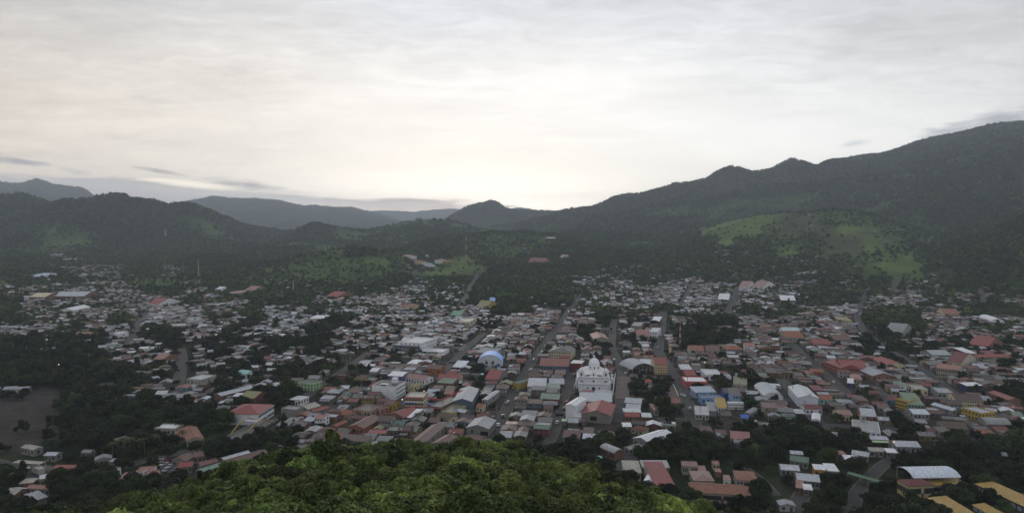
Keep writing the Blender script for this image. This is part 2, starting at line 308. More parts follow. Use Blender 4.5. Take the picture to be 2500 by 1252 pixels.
# land use seen in the photograph: a row for every 25 px from y=500, in columns of 50 px; pairs of (code, how many columns)
# 0 woods  1 scattered houses in woods  2 houses and trees  3 dense town  4 grass slope  5 bright meadow  6 meadow dotted with trees  7 tilled soil  8 bare ground
LAND_ROWS = [
 [0, 36, 4, 6, 0, 8],
 [0, 35, 5, 3, 7, 2, 4, 3, 6, 2, 0, 5],
 [0, 2, 6, 1, 0, 20, 6, 2, 0, 1, 6, 1, 0, 7, 5, 3, 4, 1, 7, 3, 5, 1, 7, 1, 4, 1, 6, 2, 0, 4],
 [0, 2, 4, 2, 6, 1, 0, 14, 6, 1, 0, 1, 6, 2, 4, 2, 6, 1, 4, 1, 0, 7, 6, 1, 5, 1, 6, 2, 4, 2, 7, 2, 5, 1, 7, 1, 4, 2, 6, 2, 0, 2],
 [0, 1, 6, 3, 0, 11, 4, 2, 0, 1, 6, 3, 0, 1, 6, 2, 4, 2, 6, 1, 0, 7, 1, 2, 6, 2, 5, 1, 6, 1, 7, 2, 5, 1, 4, 2, 6, 1, 0, 4],
 [0, 2, 1, 7, 0, 4, 6, 1, 4, 4, 5, 1, 4, 1, 0, 1, 6, 1, 5, 1, 6, 1, 4, 1, 0, 3, 1, 1, 0, 4, 1, 3, 6, 2, 1, 2, 6, 2, 4, 1, 5, 2, 6, 1, 0, 4],
 [0, 1, 1, 2, 2, 3, 1, 2, 2, 1, 0, 3, 6, 1, 4, 6, 6, 1, 4, 1, 5, 3, 0, 5, 1, 3, 0, 1, 1, 5, 0, 1, 1, 2, 6, 1, 4, 1, 5, 2, 6, 2, 0, 4],
 [4, 1, 1, 3, 2, 2, 4, 3, 1, 1, 0, 1, 1, 1, 4, 1, 6, 2, 4, 2, 6, 2, 0, 1, 2, 1, 0, 4, 1, 3, 2, 3, 1, 1, 2, 3, 1, 2, 2, 3, 1, 3, 6, 1, 4, 1, 6, 2, 0, 4],
 [2, 7, 1, 2, 2, 1, 1, 2, 0, 1, 1, 1, 6, 1, 1, 4, 2, 2, 1, 1, 2, 1, 0, 4, 1, 2, 2, 3, 3, 3, 2, 4, 1, 4, 2, 2, 1, 2, 0, 1, 1, 1, 0, 1],
 [0, 1, 2, 8, 1, 1, 2, 2, 1, 3, 2, 3, 3, 2, 2, 1, 1, 1, 2, 1, 0, 1, 1, 2, 0, 2, 2, 4, 3, 3, 2, 4, 1, 3, 2, 2, 3, 1, 1, 2, 2, 1, 1, 1, 2, 2, 1, 1, 2, 1, 3, 1, 2, 1],
 [1, 1, 2, 6, 3, 2, 2, 1, 3, 1, 2, 1, 1, 1, 2, 2, 1, 1, 2, 3, 3, 1, 2, 3, 3, 1, 0, 1, 1, 1, 2, 3, 1, 1, 2, 2, 1, 1, 2, 3, 1, 1, 2, 1, 1, 1, 2, 2, 3, 1, 2, 1, 1, 2, 2, 2],
 [1, 2, 2, 3, 1, 1, 2, 1, 3, 3, 2, 2, 1, 1, 2, 3, 1, 1, 2, 4, 3, 2, 2, 2, 3, 4, 1, 1, 2, 4, 0, 2, 2, 2, 3, 1, 2, 1, 3, 2, 0, 1, 1, 1, 0, 1, 2, 5],
 [2, 3, 1, 1, 2, 3, 1, 1, 2, 3, 1, 1, 2, 3, 1, 1, 2, 4, 3, 3, 2, 1, 3, 4, 1, 1, 2, 4, 0, 2, 2, 2, 3, 2, 2, 1, 3, 2, 2, 1, 0, 1, 1, 1, 2, 5],
 [0, 1, 1, 3, 0, 1, 2, 3, 1, 1, 2, 2, 1, 1, 2, 1, 1, 2, 0, 1, 2, 3, 3, 3, 2, 2, 3, 4, 2, 1, 0, 1, 2, 2, 3, 1, 0, 2, 1, 1, 2, 1, 3, 3, 2, 1, 3, 1, 0, 2, 2, 6],
 [0, 1, 1, 2, 0, 2, 2, 5, 1, 1, 2, 2, 1, 1, 2, 1, 1, 1, 2, 5, 3, 8, 1, 1, 2, 1, 3, 2, 2, 2, 3, 6, 2, 1, 1, 1, 0, 1, 2, 6],
 [0, 4, 1, 1, 2, 7, 1, 1, 2, 5, 3, 4, 2, 2, 3, 6, 2, 1, 3, 4, 2, 2, 3, 5, 3, 1, 1, 1, 2, 1, 3, 2, 2, 1, 3, 1, 2, 1],
 [0, 6, 1, 1, 2, 4, 0, 1, 2, 6, 3, 5, 2, 1, 3, 11, 2, 2, 3, 11, 2, 2],
 [0, 7, 1, 1, 3, 1, 2, 1, 1, 1, 2, 7, 3, 15, 2, 2, 1, 1, 0, 1, 2, 1, 3, 11, 2, 1],
 [2, 1, 8, 2, 0, 3, 1, 1, 2, 1, 3, 2, 2, 1, 1, 2, 0, 2, 2, 1, 3, 15, 1, 1, 3, 1, 0, 1, 3, 15, 0, 1],
 [8, 3, 0, 3, 1, 2, 0, 1, 3, 1, 2, 2, 0, 2, 2, 1, 3, 16, 0, 2, 3, 16, 2, 1],
 [8, 3, 0, 6, 1, 1, 0, 1, 3, 1, 2, 3, 3, 17, 1, 1, 3, 16, 2, 1],
 [8, 4, 0, 8, 2, 1, 3, 19, 2, 1, 3, 3, 2, 5, 3, 8, 2, 1],
 [8, 3, 0, 10, 1, 2, 3, 15, 2, 1, 1, 1, 2, 1, 1, 1, 3, 2, 0, 4, 1, 1, 2, 2, 3, 1, 0, 1, 3, 4, 2, 1],
 [8, 2, 0, 4, 1, 1, 0, 3, 1, 1, 0, 3, 2, 3, 3, 9, 2, 1, 0, 1, 8, 1, 0, 5, 1, 2, 0, 4, 1, 1, 0, 1, 2, 2, 0, 1, 2, 1, 0, 1, 2, 2, 0, 1],
 [1, 1, 0, 6, 1, 1, 0, 7, 2, 2, 3, 7, 2, 1, 0, 1, 8, 1, 0, 13, 1, 2, 0, 3, 1, 2, 0, 3],
 [1, 1, 2, 1, 0, 3, 1, 1, 0, 2, 1, 2, 0, 14, 1, 1, 0, 12, 1, 1, 0, 4, 1, 2, 0, 6],
 [1, 3, 0, 2, 1, 1, 0, 2, 2, 2, 0, 22, 1, 1, 0, 5, 1, 1, 2, 3, 1, 1, 2, 1, 0, 6],
 [1, 2, 0, 3, 1, 1, 0, 2, 2, 1, 0, 18, 1, 1, 0, 3, 1, 1, 0, 6, 2, 2, 1, 1, 0, 2, 1, 1, 0, 3, 1, 1, 0, 2],
 [0, 1, 1, 1, 0, 27, 1, 1, 0, 2, 1, 1, 0, 1, 1, 1, 0, 3, 2, 2, 1, 1, 0, 4, 1, 1, 0, 4],
 [1, 1, 2, 1, 0, 30, 1, 1, 0, 5, 2, 1, 0, 3, 1, 1, 0, 2, 1, 1, 0, 2, 1, 1, 0, 1],
 [0, 50],
]
LAND = []
for q in LAND_ROWS:
    s_ = []
    for k in range(0, len(q), 2): s_ += ['.:oDgGtrb'[q[k]]]*q[k+1]
    LAND.append((s_+['.']*50)[:50])
def land(px, py):
    i = int((py-500)//25); j = int(px//50)
    if i < 0: return '.'
    return LAND[min(i, len(LAND)-1)][max(0, min(49, j))]
# ------------------------------------------------------------ materials
def new_mat(name):
    m = bpy.data.materials.new(name); m.use_nodes = True; nt = m.node_tree
    b = nt.nodes.get('Principled BSDF'); b.inputs['Roughness'].default_value = .8
    return m, nt, b
def coord(nt, kind='Object'): return nd(nt, 'ShaderNodeTexCoord').outputs[kind]
def geo_pos(nt): return nd(nt, 'ShaderNodeNewGeometry').outputs['Position']
def vcol(nt, name='Col'):
    n = nd(nt, 'ShaderNodeAttribute'); n.attribute_name = name; return n.outputs['Color']
def bump(nt, b, h, strength, dist=.1):
    n = nd(nt, 'ShaderNodeBump'); n.inputs['Strength'].default_value = strength; n.inputs['Distance'].default_value = dist
    nt.links.new(h, n.inputs['Height']); nt.links.new(n.outputs[0], b.inputs['Normal'])
def scalecol(nt, col, fac):
    n = nd(nt, 'ShaderNodeVectorMath', operation='SCALE'); nt.links.new(col, n.inputs[0]); nt.links.new(fac, n.inputs['Scale']); return n.outputs[0]
M = {}
def make_mats():
    m, nt, b = new_mat('painted_wall'); p = geo_pos(nt)
    f = ramp(nt, noise(nt, p, .35, 5, .65), [(.3, .82), (.55, 1.0), (.8, 1.06)])
    f2 = ramp(nt, noise(nt, p, 2.2, 3), [(.35, .90), (.6, 1.0)])
    nt.links.new(scalecol(nt, vcol(nt), mth(nt, 'MULTIPLY', f, f2)), b.inputs['Base Color']); b.inputs['Roughness'].default_value = .9; M['wall'] = m
    m, nt, b = new_mat('sheet_roof'); p = geo_pos(nt)
    mp = nd(nt, 'ShaderNodeMapping'); nt.links.new(p, mp.inputs[0]); mp.inputs['Rotation'].default_value = (0, 0, R(8)); mp.inputs['Scale'].default_value = (1, .35, 1)
    rust = ramp(nt, noise(nt, mp.outputs[0], .22, 6, .68), [(.45, 0.0), (.60, .45), (.78, .8)])
    w = nd(nt, 'ShaderNodeTexWave'); w.inputs['Scale'].default_value = .45; w.inputs['Distortion'].default_value = 1.0; w.inputs['Detail'].default_value = 3; nt.links.new(mp.outputs[0], w.inputs[0])
    f = mth(nt, 'MULTIPLY', ramp(nt, w.outputs[1], [(0, .84), (.5, 1.0), (1, 1.08)]), ramp(nt, noise(nt, p, .9, 5, .7), [(.3, .74), (.55, 1.0), (.8, 1.1)]))
    vp = nd(nt, 'ShaderNodeMapping'); nt.links.new(p, vp.inputs[0]); vp.inputs['Rotation'].default_value = (0, 0, R(8)); vp.inputs['Scale'].default_value = (.85, .36, .2)
    vo = nd(nt, 'ShaderNodeTexVoronoi'); vo.distance = 'CHEBYCHEV'; nt.links.new(vp.outputs[0], vo.inputs['Vector']); sv = nd(nt, 'ShaderNodeSeparateColor'); nt.links.new(vo.outputs['Color'], sv.inputs[0])
    f = mth(nt, 'MULTIPLY', f, ramp(nt, sv.outputs[0], [(0, .66), (.3, .88), (.85, 1.08), (1, 1.4)]))
    c = scalecol(nt, vcol(nt), f); rc = mix(nt, .5, c, (.105, .062, .045))
    lum = nd(nt, 'ShaderNodeSeparateColor'); nt.links.new(vcol(nt), lum.inputs[0])
    rust = mth(nt, 'MULTIPLY', rust, mth(nt, 'SUBTRACT', 1.15, mth(nt, 'MULTIPLY', lum.outputs[1], 1.7), clamp=True))
    nt.links.new(mix(nt, rust, c, rc), b.inputs['Base Color']); b.inputs['Roughness'].default_value = .55; b.inputs['Metallic'].default_value = 0.0
    bump(nt, b, w.outputs[1], .25, .05); M['roof'] = m
    m, nt, b = new_mat('tile_roof'); p = geo_pos(nt)
    br = nd(nt, 'ShaderNodeTexWave'); br.bands_direction = 'DIAGONAL'; br.inputs['Scale'].default_value = 1.2; nt.links.new(p, br.inputs[0])
    f = mth(nt, 'MULTIPLY', ramp(nt, br.outputs[1], [(0, .8), (1, 1.06)]), ramp(nt, noise(nt, p, .7, 6, .7), [(.3, .6), (.55, 1.0), (.8, 1.15)]))
    nt.links.new(scalecol(nt, vcol(nt), f), b.inputs['Base Color']); b.inputs['Roughness'].default_value = .85; M['tile'] = m
    m, nt, b = new_mat('window_glass'); b.inputs['Base Color'].default_value = (.02, .025, .03, 1); b.inputs['Roughness'].default_value = .25
    nt.links.new(scalecol(nt, vcol(nt), ramp(nt, noise(nt, geo_pos(nt), .8, 2), [(.3, .6), (.7, 1.3)])), b.inputs['Base Color']); M['glass'] = m
    m, nt, b = new_mat('car_paint'); nt.links.new(scalecol(nt, vcol(nt), ramp(nt, noise(nt, geo_pos(nt), 1.5, 2), [(.3, .9), (.7, 1.0)])), b.inputs['Base Color']); b.inputs['Roughness'].default_value = .3; M['car'] = m
    m, nt, b = new_mat('painted_metal'); nt.links.new(scalecol(nt, vcol(nt), ramp(nt, noise(nt, geo_pos(nt), 2.5, 3), [(.3, .8), (.7, 1.05)])), b.inputs['Base Color']); b.inputs['Roughness'].default_value = .5; M['metal'] = m
    m, nt, b = new_mat('asphalt'); p = geo_pos(nt)
    f = mth(nt, 'MULTIPLY', ramp(nt, noise(nt, p, .12, 5, .6), [(.3, .75), (.7, 1.2)]), ramp(nt, noise(nt, p, 1.3, 4, .6), [(.3, .8), (.7, 1.12)]))
    nt.links.new(scalecol(nt, vcol(nt), f), b.inputs['Base Color']); b.inputs['Roughness'].default_value = .85; M['road'] = m
    m, nt, b = new_mat('plaza_paving'); p = geo_pos(nt)
    w1 = nd(nt, 'ShaderNodeTexWave'); w1.bands_direction = 'DIAGONAL'; w1.inputs['Scale'].default_value = .055; nt.links.new(p, w1.inputs[0])
    mp = nd(nt, 'ShaderNodeMapping'); nt.links.new(p, mp.inputs[0]); mp.inputs['Scale'].default_value = (-1, 1, 1)
    w2 = nd(nt, 'ShaderNodeTexWave'); w2.bands_direction = 'DIAGONAL'; w2.inputs['Scale'].default_value = .055; nt.links.new(mp.outputs[0], w2.inputs[0])
    ln = mth(nt, 'MAXIMUM', ramp(nt, w1.outputs[1], [(.95, 0.0), (.985, 1.0)]), ramp(nt, w2.outputs[1], [(.95, 0.0), (.985, 1.0)]))
    c = mix(nt, ramp(nt, noise(nt, p, .5, 5), [(.3, 0.0), (.7, 1.0)]), (.070, .050, .046), (.115, .085, .078))
    nt.links.new(mix(nt, mth(nt, 'MULTIPLY', ln, .5), c, (.20, .16, .14)), b.inputs['Base Color']); M['plaza'] = m
    # ground: painted by land use, broken up with noise
    m, nt, b = new_mat('ground_soil_and_grass'); p = geo_pos(nt)
    f = mth(nt, 'MULTIPLY', ramp(nt, noise(nt, p, .012, 6, .6), [(.3, .62), (.5, 1.0), (.72, 1.35)]), ramp(nt, noise(nt, p, .11, 5, .65), [(.3, .65), (.7, 1.3)]))
    f = mth(nt, 'MULTIPLY', f, ramp(nt, noise(nt, p, .9, 3, .6), [(.3, .85), (.7, 1.15)]))
    nt.links.new(scalecol(nt, vcol(nt), f), b.inputs['Base Color']); b.inputs['Roughness'].default_value = 1.0; b.inputs['Specular IOR Level'].default_value = .1; M['ground'] = m
    # leaves: hue from the object or the point it grows on
    def leafmat(name, dark, light, yel, nscale=.35, attr=False):
        m, nt, b = new_mat(name)
        rnd = nd(nt, 'ShaderNodeObjectInfo').outputs['Random']
        n1 = noise(nt, geo_pos(nt), nscale, 4, .6); n2 = noise(nt, geo_pos(nt), .035 if name != 'woods_leaves' else .006, 4, .6)
        c = mix(nt, ramp(nt, n1, [(.3, 0.0), (.7, 1.0)]), dark, light)
        c = mix(nt, ramp(nt, rnd, [(0, 0.0), (.45, .1), (1, .75)]), c, yel)
        f = mth(nt, 'MULTIPLY', ramp(nt, n2, [(.3, .70), (.7, 1.28)]), ramp(nt, vcol(nt), [(0, .5), (1, 1.5)]))
        wn = nd(nt, 'ShaderNodeTexWhiteNoise'); wn.noise_dimensions = '1D'; nt.links.new(mth(nt, 'MULTIPLY', rnd, 91.7), wn.inputs['W'])
        f = mth(nt, 'MULTIPLY', f, ramp(nt, wn.outputs[0], [(0, .55), (.55, .95), (.9, 1.45), (1, 2.1)]))
        c = scalecol(nt, c, f); nt.links.new(c, b.inputs['Base Color'])
        b.inputs['Roughness'].default_value = .6; b.inputs['Specular IOR Level'].default_value = .25
        tr = nd(nt, 'ShaderNodeBsdfTranslucent'); nt.links.new(c, tr.inputs[0]); ms = nd(nt, 'ShaderNodeMixShader'); ms.inputs[0].default_value = .3
        nt.links.new(b.outputs[0], ms.inputs[1]); nt.links.new(tr.outputs[0], ms.inputs[2])
        nt.links.new(ms.outputs[0], nt.nodes['Material Output'].inputs[0]); M[name] = m
    leafmat('hillside_leaves', (.034, .064, .016), (.148, .208, .050), (.190, .222, .054), .45)
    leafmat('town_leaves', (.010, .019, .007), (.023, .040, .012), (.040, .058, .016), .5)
    leafmat('woods_leaves', (.023, .044, .015), (.050, .088, .022), (.082, .122, .028), .02)
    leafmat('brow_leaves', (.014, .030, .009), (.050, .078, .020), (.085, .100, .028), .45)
    leafmat('palm_leaves', (.035, .055, .02), (.06, .085, .03), (.09, .10, .03), .5)
    m, nt, b = new_mat('bark'); c = mix(nt, noise(nt, geo_pos(nt), 2.0, 4), (.05, .04, .03), (.14, .12, .10)); nt.links.new(c, b.inputs['Base Color']); b.inputs['Roughness'].default_value = .95; M['bark'] = m
    m, nt, b = new_mat('lamp_glow'); e = nd(nt, 'ShaderNodeEmission'); nt.links.new(vcol(nt), e.inputs[0]); e.inputs[1].default_value = 1.0
    nt.links.new(e.outputs[0], nt.nodes['Material Output'].inputs[0]); M['glow'] = m
make_mats()
# ------------------------------------------------------------ the ground sheet
PXG, PYG = proj(GX, GY, GRID)
def clearing(x, y): return fbm(x/210, y/210, 4, 51)-.33
def land_cols():
    cmap = {'.': (.020, .030, .013), ':': (.030, .040, .018), 'o': (.034, .036, .024), 'D': (.050, .045, .040), 'g': (.062, .094, .028), 'G': (.104, .148, .038),
            't': (.046, .072, .024), 'r': (.056, .052, .036), 'b': (.052, .047, .044)}
    jx = fbm(GX/60, GY/60, 3, 21)*28; jy = fbm(GX/60, GY/60, 3, 27)*12
    ii = np.clip(((PYG+jy-500)//25).astype(int), 0, len(LAND)-1); jj = np.clip(((PXG+jx)//50).astype(int), 0, 49)
    T = np.array([[cmap[c] for c in row] for row in LAND]); col = T[ii, jj]
    col = np.where(((_RR > 2400) & (PXG > 1450))[..., None], np.array(cmap['.']), col)
    up = (PYG < 500)[..., None]; col = np.where(up, np.array(cmap['.']), col)
    cl_ = (clearing(GX, GY) > 0) & (_RR > 1500) & (_RR < 3000) & ((T.sum(-1)[ii, jj] < .07) | (PYG < 500)); col = np.where(cl_[..., None], np.array((.050, .082, .026)), col)
    near = (_RR < 330)[..., None]; col = np.where(near & (GRID > 3)[..., None], np.array((.03, .045, .014)), col)
    nz = fbm(GX/35, GY/35, 3, 71)[..., None]; g_ = np.array((.064, .098, .029)); col = np.where(((_RR > 1250) & (col[..., 1] > .050))[..., None], col*(1+.35*nz)+(g_-col)*np.clip(fbm(GX/90, GY/90, 3, 73)[..., None]*1.2+.4, 0, .8), col)
    for k in range(3):
        col[1:-1, 1:-1] = (col[1:-1, 1:-1]*2+col[:-2, 1:-1]+col[2:, 1:-1]+col[1:-1, :-2]+col[1:-1, 2:])/6
    return col
GCOL = land_cols()
def build_ground():
    V = np.stack([GX, GY, GRID], -1).reshape(-1, 3)
    i, j = np.meshgrid(np.arange(NA-1), np.arange(NR-1), indexing='ij'); a = (i*NR+j).ravel()
    F = np.stack([a, a+1, a+NR+1, a+NR], -1)
    o = mesh_obj('ground', V, F, M['ground'], None, GCOL.reshape(-1, 3), None, True)
    tag(o, kind='structure')
build_ground()
# ------------------------------------------------------------ streets
rnd = random.Random(7)
STREETS = [
 (7.0, [(1186, 1112), (1205, 1075), (1250, 970), (1300, 880), (1345, 820), (1395, 750), (1425, 715)], 'D'),
 (5.5, [(1338, 1085), (1352, 1060), (1385, 950), (1397, 905), (1405, 880)], 'D'),
 (6.6, [(1513, 1030), (1516, 960), (1518, 900), (1493, 850), (1496, 800), (1500, 780)], 'D'),
 (8.5, [(1697, 1045), (1690, 1020), (1670, 960), (1643, 915), (1607, 860), (1612, 820), (1620, 760)], 'D'),
 (6.5, [(885, 1060), (905, 1042), (945, 1010), (985, 980), (1040, 935), (1085, 905), (1150, 840), (1185, 812)], 'D'),
 (6.0, [(742, 973), (775, 945), (830, 910), (862, 889), (900, 860)], 'D'),
 (8.0, [(428, 958), (438, 925), (446, 880), (440, 850)], 'D'),
 (8.0, [(315, 840), (330, 810), (345, 780), (352, 760)], 'D'),
 (9.0, [(1125, 745), (1137, 725), (1147, 700), (1166, 672)], 'D'),
 (6.5, [(2012, 1048), (1990, 1025), (1958, 985), (1925, 945), (1905, 925)], 'D'),
 (6.5, [(2075, 968), (2010, 910), (1965, 872), (1930, 835), (1905, 815)], 'D'),
 (6.5, [(2400, 1030), (2330, 962), (2250, 900), (2170, 855), (2110, 812), (2092, 775), (2108, 730), (2125, 700)], 'D'),
 (6.0, [(2215, 1030), (2180, 985), (2130, 940)], 'D'),
 (8.0, [(1770, 775), (1785, 745), (1802, 700)], 'D'),
 (7.0, [(1662, 745), (1680, 715), (1692, 690)], 'D'),
 (7.0, [(2178, 715), (2190, 675)], 'D'), (7.0, [(2400, 745), (2395, 705)], 'D'),
 (8.0, [(1540, 655), (1568, 628)], 'D'), (7.0, [(1490, 690), (1530, 662), (1575, 650)], 'D'),
 (7.0, [(-40, 1120), (30, 1140), (90, 1160), (200, 1162), (270, 1148), (350, 1125), (440, 1108), (530, 1086), (570, 1076), (585, 1066), (640, 1040), (690, 1018)], 'D'),
 (5.6, [(2070, 1262), (2085, 1230), (2090, 1200), (2120, 1170), (2165, 1125), (2230, 1098)], 'D'),
 (6.5, [(1930, 1262), (1945, 1235), (1960, 1205)], 'D'),
 (7.5, [(1518, 1150), (1535, 1120), (1552, 1088), (1600, 1065)], 'D'),
 (5.2, [(1795, 1130), (1840, 1155), (1870, 1185), (1890, 1210)], 'D'),
 (6.0, [(240, 950), (262, 932), (270, 928), (262, 945), (245, 955)], 'D'),
]
G_ANG = R(8.0); E1 = np.array([cos(G_ANG), -sin(G_ANG)]); E2 = np.array([sin(G_ANG), cos(G_ANG)])
CROSS = [(-130, 240, 392, 5.0), (35, 235, 446, 6.5), (-128, 36, 470, 5.5), (-128, 150, 530, 4.5), (-130, 240, 612, 4.0), (-60, 250, 700, 4.0), (-130, 180, 800, 4.0), (-60, 120, 905, 4.0)]
ST = []          # (half width, polyline in world xy)
def smooth_poly(P, step=9.0):
    P = np.array(P); seg = np.hypot(*np.diff(P, axis=0).T); s = np.concatenate([[0], np.cumsum(seg)]); n = max(2, int(s[-1]/step)+1)
    q = np.linspace(0, s[-1], n); X = np.stack([np.interp(q, s, P[:, 0]), np.interp(q, s, P[:, 1])], 1)
    for _ in range(2): X[1:-1] = (X[:-2]+2*X[1:-1]+X[2:])/4
    return X
for w, pl, _ in STREETS: ST.append((w*.43, smooth_poly([at(px, py, 270)[:2] for px, py in pl])))
for x0, x1, t, w in CROSS:
    y_at = lambda x: (t-x*sin(G_ANG)*0)  # start point on x=0
    ST.append((w/2, smooth_poly([np.array([0, t])+E1*x0/cos(G_ANG), np.array([0, t])+E1*x1/cos(G_ANG)])))
def ribbon(X, w0, w1, lift, side):
    T = np.gradient(X, axis=0); T /= np.linalg.norm(T, axis=1)[:, None]+1e-9; N = np.stack([-T[:, 1], T[:, 0]], 1)
    L, Rr = X+N*w0, X+N*w1; zc = hgt(X[:, 0], X[:, 1])
    zz = np.maximum(np.maximum(hgt(L[:, 0], L[:, 1]), hgt(Rr[:, 0], Rr[:, 1])), zc)+lift
    V = np.concatenate([np.column_stack([L, zz]), np.column_stack([Rr, zz])]); n = len(X)
    F = np.array([[i, i+1, n+i+1, n+i] for i in range(n-1)]); return V, F if side > 0 else F[:, ::-1]
for k, (hw, X) in enumerate(ST):
    lift = .10+.004*(k % 12)
    V, F = ribbon(X, -hw, hw, lift, 1); g = .042+.016*((k*37) % 5)/5
    tag(mesh_obj('street', V, F, M['road'], None, np.tile([g, g*.96, g*.93], (len(V), 1))), kind='structure')
    mb = MB()
    for s in (-1, 1):
        w0, w1 = s*hw, s*(hw+.7)
        V, F = ribbon(X, w0, w1, lift+.12, 1); b = len(mb.v); mb.v += [tuple(v) for v in V]; n = len(X)
        mb.f += [tuple(b+i for i in f) for f in F]; mb.c += [(.08, .076, .072)]*len(F)
        for i in range(n-1):     # kerb face
            p, q = V[i], V[i+1]; mb.face([p, q, (q[0], q[1], q[2]-.3), (p[0], p[1], p[2]-.3)], (.16, .15, .14))
    tag(mb.build('pavement', M['road']), kind='structure')
_SP = np.concatenate([X for _, X in ST]); _SW = np.concatenate([np.full(len(X), h) for h, X in ST])
def street_dist(x, y):
    return float(np.min(np.hypot(_SP[:, 0]-x, _SP[:, 1]-y)-_SW))
def street_dir(x, y):
    i = int(np.argmin(np.hypot(_SP[:, 0]-x, _SP[:, 1]-y)))
    return i
# ------------------------------------------------------------ buildings
K = dict(white=(.74, .76, .79), zinc=(.46, .49, .53), pale=(.56, .58, .60), grey=(.26, .27, .28), dgrey=(.09, .09, .09), rust=(.150, .078, .062), red=(.27, .060, .052), dred=(.15, .035, .038),
         tile=(.29, .145, .105), pink=(.32, .18, .165), orange=(.29, .12, .075), green=(.12, .19, .14), olive=(.24, .23, .10), teal=(.28, .56, .50), blue=(.22, .36, .62), sky=(.42, .55, .72), dblue=(.04, .07, .22),
         yellow=(.44, .31, .07), gold=(.42, .27, .06), cream=(.58, .52, .36), peach=(.38, .27, .20), brown=(.11, .085, .065), block=(.24, .23, .22), beige=(.38, .36, .31), mint=(.36, .52, .30), lblue=(.30, .42, .60), brick=(.22, .12, .09), salmon=(.34, .17, .135))
RECTS = []       # occupied footprints: centre, axes, half sizes
def occupied(x, y, m=0.0):
    if not RECTS: return False
    A = _rect_arr(); dx, dy = x-A[:, 0], y-A[:, 1]
    u = np.abs(dx*A[:, 2]+dy*A[:, 3]); v = np.abs(-dx*A[:, 3]+dy*A[:, 2])
    return bool(np.any((u < A[:, 4]+m) & (v < A[:, 5]+m)))
_RC = [0, None]
def _rect_arr():
    if _RC[0] != len(RECTS): _RC[0] = len(RECTS); _RC[1] = np.array(RECTS)
    return _RC[1]
